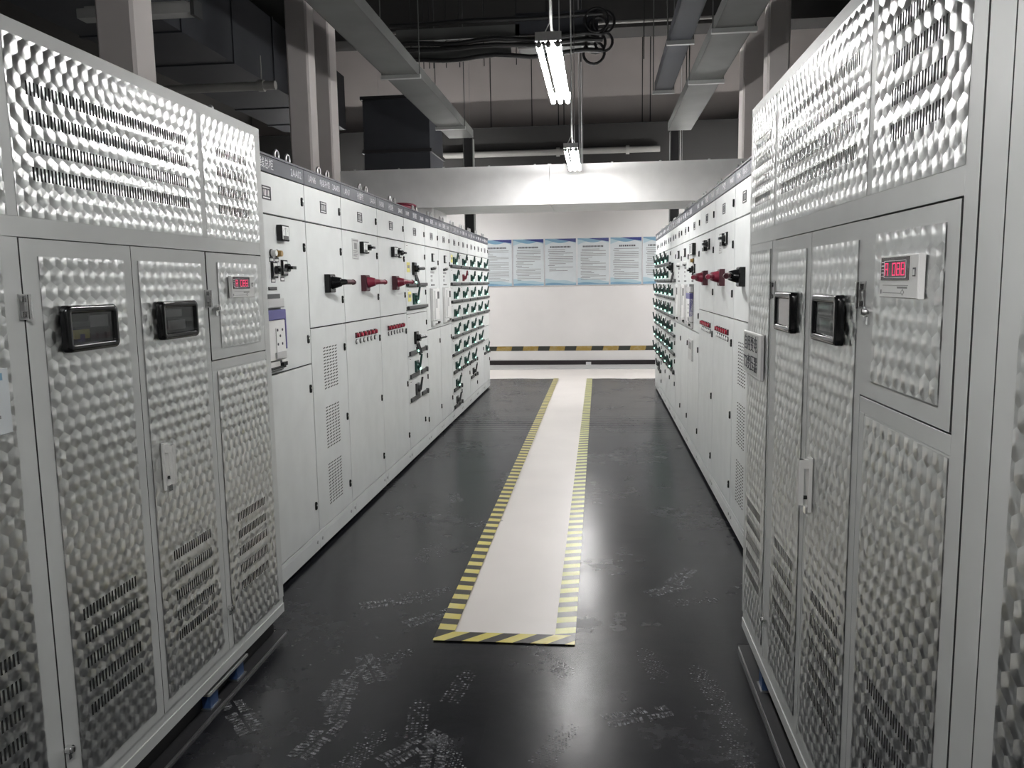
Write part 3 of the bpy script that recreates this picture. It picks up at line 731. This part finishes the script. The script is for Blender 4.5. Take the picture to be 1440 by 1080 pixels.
# ------------------------------------------------------------ white switchgear rows
WE = 'white_enamel'
_cache = {}
def cached(key, fn):
    if key not in _cache: _cache[key] = fn()
    return _cache[key]
def latch_mesh():
    m = MB(); m.loops([m.rrect(-0.011, 0.011, -0.024, 0.024, 0.010, 0.0, 4), m.rrect(-0.011, 0.011, -0.024, 0.024, 0.010, 0.006, 4), m.rrect(-0.008, 0.008, -0.021, 0.021, 0.007, 0.009, 4)], 'black_plastic')
    m.face(m.rrect(-0.008, 0.008, -0.021, 0.021, 0.007, 0.009, 4), 'black_plastic'); m.cyl((0.009, 0, 0.004), (0.011, 0, 0.004), 0.005, 'dull_steel', n=8)
    return m.mesh('latch')
def latch(parent, y, z): return link('latch', cached('latch', latch_mesh), parent, (0, y, z))
def grille_mesh():
    m = MB(); w, h = 0.052, 0.033
    for a, b, c, d in ((-w, w, h - 0.006, h), (-w, w, -h, -h + 0.006), (-w, -w + 0.006, -h, h), (w - 0.006, w, -h, h)): m.box(0, 0.003, a, b, c, d, 'print_dark')
    m.box(0, 0.002, -w + 0.006, w - 0.006, h - 0.018, h - 0.012, 'print_dark'); m.box(0, 0.002, -w + 0.006, w - 0.006, -h + 0.012, -h + 0.018, 'print_dark')
    for k in range(5): m.box(0, 0.002, -0.036 + k * 0.018 - 0.003, -0.036 + k * 0.018 + 0.003, -h + 0.018, h - 0.018, 'print_dark')
    m.box(0, 0.0008, -w + 0.006, w - 0.006, -h + 0.006, h - 0.006, 'white_plastic')
    return m.mesh('label_holder')
def meter_mesh():
    m = MB(); w = 0.05; m.slab(0, 0.028, -w, w, -0.04, 0.04, 'black_plastic', 0.004); m.box(0.028, 0.0286, -w + 0.008, w - 0.008, -0.031, 0.033, 'meter_face')
    m.box(0.0286, 0.0292, -0.004, -0.001, -0.015, 0.024, 'print_dark'); m.box(0.0286, 0.0292, -0.035, 0.035, -0.031, -0.014, 'charcoal_plastic'); 
    for k in range(7):
        a = PI * (0.2 + 0.6 * k / 6); m.box(0.0286, 0.029, 0.034 * math.cos(a) - 0.0015, 0.034 * math.cos(a) + 0.0015, -0.012 + 0.034 * math.sin(a), -0.006 + 0.034 * math.sin(a), 'print_grey')
    return m.mesh('dial_meter')
def selector_mesh():
    m = MB(); m.slab(0, 0.012, -0.033, 0.033, -0.04, 0.04, 'black_plastic', 0.003); m.box(0.012, 0.0126, -0.025, 0.025, -0.03, 0.033, 'white_plastic')
    m.cyl((0.0126, 0, 0), (0.034, 0, 0), 0.021, 'black_plastic', n=14); m.box(0.034, 0.055, -0.012, 0.040, -0.008, 0.008, 'black_plastic')
    return m.mesh('selector_switch')
def grip_mesh(c1, c2, base):
    m = MB(); m.slab(0, 0.035, -0.052, 0.052, -0.055, 0.055, base, 0.006)
    m.cyl((0.035, 0, 0.005), (0.085, 0.005, 0.008), 0.040, c1, 0.026, 14)
    m.cyl((0.06, -0.008, 0.006), (0.098, 0.05, 0.008), 0.025, c1, 0.017, 10); m.cyl((0.09, 0.035, 0.008), (0.118, 0.135, 0.006), 0.017, c2, 0.014, 10); m.cyl((0.117, 0.13, 0.006), (0.121, 0.148, 0.005), 0.018, c2, 0.014, 10)
    return m.mesh('rotary_handle')
def nameplate_mesh():
    m = MB(); m.slab(0, 0.002, -0.07, 0.07, -0.068, 0.068, 'sign_grey', 0.0008)
    m.box(0.002, 0.0024, -0.03, 0.03, 0.0, 0.04, 'print_grey'); m.box(0.002, 0.0024, -0.062, 0.062, 0.052, 0.060, 'print_grey')
    for k in range(4): m.box(0.002, 0.0024, -0.05, 0.04 - 0.02 * (k % 2), -0.015 - k * 0.011, -0.010 - k * 0.011, 'print_grey')
    m.box(0.002, 0.0024, -0.055, 0.055, -0.0645, -0.0625, 'print_dark')
    return m.mesh('rating_plate')
def knob_mesh(mat, r, d, bez):
    m = MB(); m.cyl((0, 0, 0), (0.006, 0, 0), r, bez, n=12); m.cyl((0.006, 0, 0), (d, 0, 0), r * 0.8, mat, r * 0.7, 12)
    return m.mesh('button')
def frame_label_mesh(w, h):
    m = MB(); m.box(0, 0.0012, -w, w, -h, h, 'print_dark'); m.box(0.0012, 0.0016, -w + 0.006, w - 0.006, -h + 0.005, h - 0.005, 'white_plastic'); return m.mesh('label_frame')
def slots_mesh(w, h, rows, cols):
    m = MB(); p = h / rows; q = w / cols
    for r in range(rows):
        for c in range(cols):
            y = -w / 2 + c * q; z = h / 2 - r * p
            m.face([(0.0006, y, z - 0.002), (0.0006, y + q * 0.72, z + 0.004 - 0.002), (0.0006, y + q * 0.72, z + 0.004 - 0.0085), (0.0006, y, z - 0.0085)], 'door_gap')
    return m.mesh('louvre_slots')
def eye_mesh():
    m = MB(); m.ring((0, 0, 0.034), (1, 0, 0), 0.026, 0.0075, 'dull_steel', 14, 6); m.cyl((0, 0, 0), (0, 0, 0.012), 0.018, 'dull_steel', n=10); return m.mesh('lifting_eye')

def cabinet(label, loc, rz, w, doors, title=(), plain_strip=False, group='white switchgear cabinets of the two rows', eyes=True):
    """doors = [(z0, z1)]; returns thing and its doors, bottom first"""
    t = thing('switchgear_cabinet', label, 'cabinet', loc, rz, group)
    m = MB(); m.box(-0.85, -0.018, 0.002, w - 0.002, 0.03, 2.196, WE, front='door_gap'); part('body', m, t)
    m = MB(); m.slab(-0.02, 0.0, 0.001, w - 0.001, 0.032, 0.132, WE); m.box(-0.0005, 0.0012, 0.07, w - 0.07, 0.055, 0.11, WE)
    for y in (0.04, w - 0.04): m.cyl((0, y, 0.082), (0.004, y, 0.082), 0.010, 'dull_steel', n=8)
    p = part('plinth', m, t)
    m = MB(); m.box(-0.8, -0.03, 0.0, w, 0.0, 0.032, 'black_steel'); part('kick_base', m, t)
    m = MB(); m.slab(-0.02, 0.004, 0.0015, w - 0.0015, 2.112, 2.190, 'strip_slate', 0.002); m.box(-0.02, 0.010, 0.0, w, 2.190, 2.200, 'strip_slate'); s = part('name_strip', m, t)
    for (u, txt, sz) in title: text(txt, sz, 'print_white', s, (0.0046, u, 2.150))
    if eyes:
        for u in (w - 0.24, w - 0.09): link('lifting_eye', cached('eye', eye_mesh), t, (-0.05, u, 2.198))
    ds = []
    for z0, z1 in doors:
        m = MB(); m.slab(-0.016, 0.0, 0.0038, w - 0.0038, z0 + 0.0042, z1 - 0.0042, WE, 0.0008); ds.append(part('door', m, t))
    return t, ds
def upper(d, w):
    link('label_holder', cached('grille', grille_mesh), d, (0, w * 0.48, 2.013)); latch(d, w - 0.045, 2.012)
RED = lambda: grip_mesh('red_plastic', 'red_plastic', 'dark_red')
BLK = lambda: grip_mesh('black_plastic', 'dark_red', 'black_plastic')
LAMPS = 'red_plastic'
def lamps(d, w, u0):
    for k in range(6):
        u = u0 + k * 0.089
        link('indicator_lamp', cached('redlamp', lambda: red_lamp()), d, (0, u, 1.222)); link('push_button', cached('pb', lambda: knob_mesh('white_plastic', 0.017, 0.014, 'charcoal_plastic')), d, (0, u, 1.178))
def red_lamp():
    m = MB(); m.slab(0, 0.012, -0.019, 0.019, -0.018, 0.018, 'dark_red', 0.002); m.cyl((0.012, 0, 0), (0.024, 0, 0), 0.016, 'red_lens', 0.013, 10); return m.mesh('indicator_lamp')

def cab_vent(label, loc, rz, title):
    w = 0.635 if rz == 0 else 0.64
    t, (lo, mid, up) = cabinet(label, loc, rz, w, [(0.135, 1.315), (1.315, 1.91), (1.91, 2.112)], title)
    upper(up, w)
    link('rotary_handle', cached('black', BLK), mid, (0, 0.325, 1.568), label='black rotary handle with dark red tip')
    for z in (1.765, 1.467): latch(mid, w - 0.045, z)
    for z in (1.165, 0.715, 0.272): latch(lo, w - 0.045, z)
    for z in (1.062, 0.705, 0.36): link('louvre_slots', cached('slots', lambda: slots_mesh(0.26, 0.26, 14, 5)), lo, (0, 0.325, z), kind='stuff')
    return t
def cab_comp(label, loc, rz, w, title, plate, extra):
    t, (lo, mid, up) = cabinet(label, loc, rz, w, [(0.135, 1.315), (1.315, 1.91), (1.91, 2.112)], title)
    upper(up, w)
    if plate: link('rating_plate', cached('np', nameplate_mesh), mid, (0, 0.275, 1.795))
    if extra == 'left':
        link('dial_meter', cached('meter', meter_mesh), mid, (0, 0.425, 1.81)); link('selector_switch', cached('sel', selector_mesh), mid, (0, 0.535, 1.815))
        if not plate: link('selector_switch', cached('sel', selector_mesh), mid, (0, 0.635, 1.81))
    else:
        link('dial_meter', cached('meter', meter_mesh), mid, (0, 0.425 + (0.03 if plate else -0.05), 1.81)); link('selector_switch', cached('sel', selector_mesh), mid, (0, 0.545, 1.815))
    link('rotary_handle', cached('red', RED), mid, (0, 0.43, 1.568), label='dark red pistol-grip rotary handle')
    for z in (1.765, 1.467): latch(mid, w - 0.045, z)
    lamps(lo, w, 0.215)
    for z in (1.165, 0.715, 0.272): latch(lo, w - 0.045, z)
    return t
def breaker_mesh(wd, h, rich):
    """withdrawable breaker front in a cut-out: y 0..wd, z 0..h"""
    m = MB()
    m.box(0, 0.004, -0.008, wd + 0.008, -0.008, h + 0.008, 'charcoal_plastic' if rich else 'plate_grey')
    m.slab(0.004, 0.03, 0.0, wd, 0.05, h - 0.12 if rich else h, 'white_plastic', 0.004)
    if rich:
        m.slab(0.004, 0.034, 0.0, wd, h - 0.12, h - 0.07, 'purple_panel', 0.003); m.slab(0.004, 0.028, 0.0, wd, h - 0.06, h - 0.015, 'plate_grey', 0.003)
        m.box(0.006, 0.033, wd - 0.012, wd, 0.1, h - 0.12, 'purple_panel')
        m.box(0.03, 0.034, wd * 0.55, wd * 0.85, h - 0.28, h - 0.16, 'white_plastic')
        for a, b in ((0.6, 0.24), (0.78, 0.24), (0.7, 0.20), (0.6, 0.17), (0.8, 0.17), (0.7, 0.33)): m.cyl((0.03, wd * a, h - b), (0.036, wd * a, h - b), 0.007, 'print_dark', n=8)
        m.box(0.03, 0.04, wd * 0.5, wd * 0.9, 0.06, 0.09, 'plate_grey')
    else:
        m.box(0.03, 0.032, wd * 0.1, wd * 0.3, 0.06, h - 0.02, 'sign_grey'); m.box(0.03, 0.034, wd * 0.66, wd * 0.9, h - 0.10, h - 0.03, 'charcoal_plastic'); m.box(0.03, 0.032, wd * 0.4, wd * 0.62, h - 0.19, h - 0.10, 'plate_grey')
    m.slab(0.004, 0.022, 0.0, wd, 0.0, 0.045, 'white_plastic', 0.002); m.box(0.022, 0.027, wd * 0.35, wd * 0.95, 0.006, 0.018, 'black_plastic'); m.box(0.022, 0.04, wd * 0.75, wd * 0.92, 0.018, 0.036, 'black_plastic')
    return m.mesh('air_breaker')
def cab_incomer(label, loc, rz, w, title, left):
    t, (lo, mid, up) = cabinet(label, loc, rz, w, [(0.135, 1.117), (1.117, 1.91), (1.91, 2.112)], title)
    link('label_holder', cached('grille', grille_mesh), up, (0, 0.285 if left else w * 0.48, 2.012)); latch(up, w - 0.045, 2.012)
    if left:
        link('dial_meter', cached('meter', meter_mesh), mid, (0, 0.44, 1.825))
    else:
        m = MB(); m.slab(0, 0.03, -0.13, 0.13, -0.05, 0.05, 'black_plastic', 0.004); m.box(0.03, 0.031, -0.115, 0.115, -0.04, 0.04, 'white_plastic')
        for k in range(4): m.box(0.031, 0.032, -0.09 + k * 0.05, -0.07 + k * 0.05, -0.035, 0.035, 'print_dark')
        part('meter_group', m, mid, (0, 0.37, 1.815))
    for u, mt in ((0.305, 'white_lens'), (0.375, 'amber_lens')):
        o = link('indicator_lamp', cached(mt, lambda mt=mt: knob_mesh(mt, 0.021, 0.03, 'charcoal_plastic')), mid, (0, u, 1.72)); o['label'] = ('white' if mt[0] == 'w' else 'amber') + ' round indicator lamp'
    link('selector_switch', cached('sel', selector_mesh), mid, (0, 0.325, 1.637)); link('selector_switch', cached('sel', selector_mesh), mid, (0, 0.455, 1.650))
    for u, z in ((0.305, 1.688), (0.372, 1.688), (0.315, 1.585), (0.435, 1.592)): link('label_frame', cached('lf', lambda: frame_label_mesh(0.026, 0.011)), mid, (0, u, z))
    m = MB(); m.slab(0, 0.005, -0.05, 0.05, -0.008, 0.008, 'charcoal_plastic', 0.002); part('name_tag', m, mid, (0, 0.30, 1.545))
    link('air_breaker', cached('rich', lambda: breaker_mesh(0.30, 0.37, True)), mid, (0, 0.075, 1.14), label='withdrawable breaker front with purple top')
    for z in (1.765, 1.26): latch(mid, w - 0.045, z)
    for z in (0.98, 0.30): latch(lo, w - 0.045, z)
    return t, lo
def cab_breaker(label, loc, rz, w, title):
    t, (lo, mid, up) = cabinet(label, loc, rz, w, [(0.135, 1.117), (1.117, 1.91), (1.91, 2.112)], title)
    upper(up, w)
    m = MB(); m.slab(0, 0.018, -0.035, 0.035, -0.04, 0.04, 'charcoal_plastic', 0.003); m.box(0.018, 0.0186, -0.026, 0.026, -0.03, 0.03, 'meter_face'); part('dial_meter', m, mid, (0, w * 0.5, 1.81))
    for k in range(4): link('push_button', cached('pbk', lambda: knob_mesh('charcoal_plastic', 0.014, 0.02, 'black_plastic')), mid, (0, w * 0.5 - 0.07 + k * 0.045, 1.70 if k < 2 else 1.705))
    link('indicator_lamp', cached('wl', lambda: knob_mesh('white_lens', 0.02, 0.03, 'white_plastic')), mid, (0, w * 0.5 + 0.08, 1.715))
    for r, z in ((4, 1.668), (2, 1.63), (2, 1.59)):
        for k in range(r): link('label_frame', cached('lfs', lambda: frame_label_mesh(0.015, 0.009)), mid, (0, w * 0.5 - 0.07 + k * 0.045, z))
    m = MB(); m.box(0, 0.004, -0.08, 0.08, -0.006, 0.006, 'charcoal_plastic'); part('name_tag', m, mid, (0, w * 0.5, 1.545))
    link('air_breaker', cached('poor', lambda: breaker_mesh(0.30, 0.36, False)), mid, (0, w * 0.5 - 0.13, 1.15))
    for z in (1.765, 1.26): latch(mid, w - 0.045, z)
    for z in (0.98, 0.30): latch(lo, w - 0.045, z)
    return t

def drawer_front(w, h):
    m = MB(); m.slab(-0.016, 0.0, 0.004, w - 0.004, 0.003, h - 0.003, WE, 0.0008); return m.mesh('drawer')
def bar_mesh(w, split):
    m = MB(); 
    if split:
        m.box(0.0, 0.016, 0.05, w * 0.46, 0, 0.034, 'charcoal_plastic'); m.box(0.0, 0.016, w * 0.6, w * 0.86, 0.0, 0.034, 'charcoal_plastic'); m.cyl((0.0, w * 0.86, 0.018), (0.024, w * 0.86, 0.018), 0.024, 'charcoal_plastic', n=10); m.box(0.0, 0.008, w * 0.40, w * 0.5, 0.03, 0.055, 'charcoal_plastic')
    else:
        m.slab(0.0, 0.022, 0.03, w - 0.015, 0, 0.028, 'charcoal_plastic', 0.004)
        m.box(0.0, 0.008, 0.01, 0.03, 0.004, 0.022, 'charcoal_plastic')
    return m.mesh('pull_bar')
def handle_mesh(mat, big):
    m = MB(); s = 1.25 if big else 1.0
    m.slab(0, 0.016, -0.045 * s, 0.045 * s, -0.05 * s, 0.03 * s, mat, 0.004); m.cyl((0.016, 0, -0.01), (0.034, 0, -0.01), 0.026 * s, mat, 0.022 * s, 12)
    m.cyl((0.034, 0.0, -0.02), (0.052, 0.012, 0.075 * s), 0.011, mat, 0.009, 8); m.cyl((0.028, 0.03, -0.03), (0.046, 0.03, 0.055 * s), 0.006, 'charcoal_plastic', n=6)
    return m.mesh('switch_handle')
def side_handle_mesh():
    m = MB(); m.slab(0, 0.022, -0.05, 0.05, -0.055, 0.055, 'black_plastic', 0.004); m.cyl((0.022, 0, 0), (0.05, 0, 0), 0.03, 'black_plastic', n=12); m.cyl((0.045, -0.01, 0.0), (0.07, 0.12, 0.004), 0.014, 'black_plastic', n=8)
    m.cyl((0.0, 0.06, -0.05), (0.03, 0.06, -0.16), 0.012, 'charcoal_plastic', n=8); m.cyl((0.0, 0.12, -0.05), (0.03, 0.12, -0.15), 0.008, 'charcoal_plastic', n=8)
    return m.mesh('switch_handle')
def led_mesh():
    m = MB(); m.cyl((0, 0, 0), (0.010, 0, 0), 0.016, 'green_black', n=10); m.cyl((0.010, 0, 0), (0.024, 0, 0), 0.0125, 'led_green', 0.008, 10); return m.mesh('green_lamp')
def card_mesh(mat, a, b):
    m = MB(); m.slab(0, 0.0016, -a, a, -b, b, mat, 0.0005); m.box(0.0016, 0.002, -a * 0.7, a * 0.7, -b * 0.2, b * 0.4, 'print_grey'); return m.mesh('tag')
def drawer(t, w, z0, z1, hz=None, split=False, kind='green_black', lit=True, yellow=False, big=False, hu=0.235):
    h = z1 - z0
    d = link('drawer', cached(('dr', round(w, 3), round(h, 3)), lambda: drawer_front(w, h)), t, (0, 0, z0))
    link('pull_bar', cached(('bar', round(w, 3), split), lambda: bar_mesh(w, split)), d, (0, 0, 0.004))
    hh = (hz - z0) if hz else h * 0.5
    if kind == 'side': link('switch_handle', cached('side', side_handle_mesh), d, (0, hu, hh), label='black side-arm switch handle')
    else: link('switch_handle', cached(('h', kind, big), lambda: handle_mesh(kind, big)), d, (0, hu, hh))
    if lit: link('green_lamp', cached('led', led_mesh), d, (0.016 if kind != 'side' else 0.0, hu + 0.03, hh - (0.038 if kind != 'side' else 0.12)))
    if yellow: link('yellow_tag', cached('yt', lambda: card_mesh('yellow_paper', 0.055, 0.042)), d, (0, 0.13 if big else 0.115, hh + 0.01))
    link('number_tag', cached('nt', lambda: card_mesh('white_plastic', 0.03, 0.013)), d, (0, 0.08, h - 0.03))
    latch(d, w - 0.04, h * 0.72)
    return d

# ---- left row, front plane x = -1.62
LX = -1.62
def Lp(y): return (LX, y, 0)
cab_incomer('white cabinet with dial meter and purple breaker, right behind the left steel enclosure', Lp(3.575), 0, 0.80, ((0.27, '进线总柜', 0.055), (0.685, '2AA02', 0.055)), True)
cab_vent('white cabinet with black rotary handle and three blocks of vents, left row', Lp(4.377), 0, ((0.12, '1AN6', 0.055), (0.34, '电容补偿', 0.045), (0.545, '2AA03', 0.05)))
cab_comp('left row cabinet with grey rating plate and red handle', Lp(5.014), 0, 0.833, ((0.12, '1AN7', 0.055), (0.42, '补偿柜', 0.05), (0.72, '2AA04', 0.05)), True, 'left')
cab_comp('left row cabinet with red handle just before the first yellow-tagged drawers', Lp(5.849), 0, 0.822, ((0.12, '1AN8', 0.055), (0.40, '补偿柜', 0.05), (0.70, '2AA05', 0.05)), False, 'left')
w = 0.805
t, ds = cabinet('left row cabinet with two yellow tags and five large black switches', Lp(6.673), 0, w, [(0.135, 0.535), (1.30, 1.337), (1.91, 2.112)], ((0.12, '1AN9', 0.05), (0.40, '馈线柜', 0.05), (0.68, '2AA06', 0.05)))
upper(ds[2], w); latch(ds[0], w - 0.045, 0.27); latch(ds[0], w - 0.2, 0.30)
drawer(t, w, 1.535, 1.91, 1.69, kind='side', yellow=True, hu=0.30)
drawer(t, w, 1.337, 1.535, 1.44, kind='green_black', yellow=True, big=True, hu=0.30)
drawer(t, w, 0.94, 1.30, 1.085, True, kind='side', hu=0.30)
drawer(t, w, 0.74, 0.94, 0.845, True, big=True, hu=0.30)
drawer(t, w, 0.535, 0.74, 0.64, True, kind='charcoal_plastic', lit=False, big=True, hu=0.30)
cab_breaker('left row breaker cabinet next to the yellow-tagged drawers', Lp(7.481), 0, 0.626, ((0.1, '1AN10', 0.045), (0.32, '联络柜', 0.05), (0.53, '2AA07', 0.045)))
cab_breaker('left row breaker cabinet next to the first column of green drawers', Lp(8.109), 0, 0.628, ((0.1, '1AN11', 0.045), (0.32, '联络柜', 0.05), (0.53, '2AA08', 0.045)))
ROWZ = [1.73, 1.535, 1.337, 1.135, 0.94, 0.742, 0.54, 0.342, 0.15]
def drawer_cab(label, loc, rz, w, rows, no, red=(), dark=(), yellow=(), double=False, blank=()):
    last = ROWZ[len(ROWZ) - 1]
    used = sorted(rows)
    zlow = ROWZ[max(used)]
    doors = [(1.91, 2.112)]
    if zlow > 0.2: doors = [(0.135, zlow)] + doors
    for b in blank: doors.append((ROWZ[b], ROWZ[b - 1]))
    t, ds = cabinet(label, loc, rz, w, doors, ((0.11, '%dAN' % no, 0.04), (0.31, '馈线柜', 0.045), (0.51, '2AA%02d' % no, 0.04)), group='drawer cabinets at the far ends of the rows')
    ud = ds[1] if zlow > 0.2 else ds[0]
    upper(ud, w)
    if zlow > 0.2: latch(ds[0], w - 0.045, max(0.2, zlow - 0.1))
    for r in used:
        z0 = ROWZ[r]; z1 = 1.908 if r == 0 else ROWZ[r - 1]
        if double and r == 1: 
            drawer(t, w, z0, 1.908, 1.69, kind='side', hu=0.235); continue
        drawer(t, w, z0, z1, kind='red_plastic' if r in red else ('charcoal_plastic' if r in dark else 'green_black'), lit=not (r in red or r in dark), yellow=r in yellow, split=r >= 6)
    return t
p = 0.612
names = ['first column of green drawers in the left row, nine drawers tall', 'second column of green drawers on the left, with one red switch', 'third column of green drawers on the left, lowest switch unlit', 'fourth column of green drawers on the left, six drawers', 'last drawer cabinet of the left row, beside the posters']
rows = [range(9), range(7), range(8), range(6), [0, 1, 2, 3, 6]]
for k in range(5):
    drawer_cab(names[k], Lp(8.739 + p * k), 0, p - 0.002, rows[k], 9 + k, red=(1,) if k == 1 else (), dark=(8,) if k == 0 else ((7,) if k == 2 else ()), yellow=(0,) if k == 0 else (), blank=(4, 5) if k == 4 else ())

# ---- right row, front plane x = 0.815, facing -x
RX = 0.815
def Rp(y): return (RX, y, 0)
cab_vent('white cabinet with plain black handle just past the right steel enclosure', Rp(5.005), PI, ((0.12, '1AN6', 0.055), (0.34, '电容补偿', 0.045), (0.545, '1AA02', 0.05)))
cab_comp('right row cabinet with red handle and grey rating plate', Rp(5.85), PI, 0.842, ((0.12, '1AN7', 0.055), (0.42, '补偿柜', 0.05), (0.72, '1AA03', 0.05)), True, 'right')
cab_comp('right row cabinet with red handle beside the purple-topped breaker', Rp(6.672), PI, 0.82, ((0.12, '1AN8', 0.055), (0.40, '补偿柜', 0.05), (0.70, '1AA04', 0.05)), False, 'right')
t, lo = cab_incomer('right row cabinet with a grey plate below its breaker', Rp(7.472), PI, 0.798, ((0.12, '进线总柜', 0.05), (0.66, '1AA05', 0.05)), False)
m = MB(); m.slab(0, 0.014, 0.12, 0.40, 0.85, 1.035, 'sign_grey', 0.003); m.box(0.014, 0.0146, 0.16, 0.36, 0.95, 1.01, 'print_grey'); m.box(0.014, 0.0146, 0.16, 0.34, 0.88, 0.92, 'plate_grey'); part('rating_plate', m, lo)
cab_breaker('right row breaker cabinet next to the purple-topped breaker', Rp(8.082), PI, 0.608, ((0.1, '1AN10', 0.045), (0.30, '联络柜', 0.05), (0.50, '1AA06', 0.045)))
cab_breaker('right row breaker cabinet next to the green drawers', Rp(8.694), PI, 0.610, ((0.1, '1AN11', 0.045), (0.30, '联络柜', 0.05), (0.50, '1AA07', 0.045)))
names = ['nearest drawer column of the right row, topped by a large black switch', 'second drawer column of the right row', 'third drawer column of the right row', 'fourth drawer column of the right row, with a black lowest switch', 'last drawer cabinet of the right row, beside the posters']
rows = [[1, 2, 3, 4, 5, 6], range(7), range(7), range(8), [0, 1, 2, 3, 4, 5, 6]]
for k in range(5):
    drawer_cab(names[k], Rp(8.696 + p * (k + 1)), PI, p - 0.002, rows[k], 9 + k, dark=(7,) if k == 3 else (), double=(k == 0))

# red cable coil lying on top of the left row
m = MB()
for i in range(3): m.ring((0.03 * i, 0.05 * i, 0.02 + 0.028 * i), (0.2, 0.1, 1), 0.16 - 0.02 * i, 0.014, 'red_plastic', 18, 6)
m.tube([(0.1, 0.2, 0.02), (0.12, 0.45, 0.02), (0.1, 0.75, 0.015)], 0.014, 'red_plastic', 6)
tag(part('cable_coil', m, None, (LX - 0.30, 7.55, 2.218)), 'dark red cable coil lying on top of the left cabinets', 'cable')
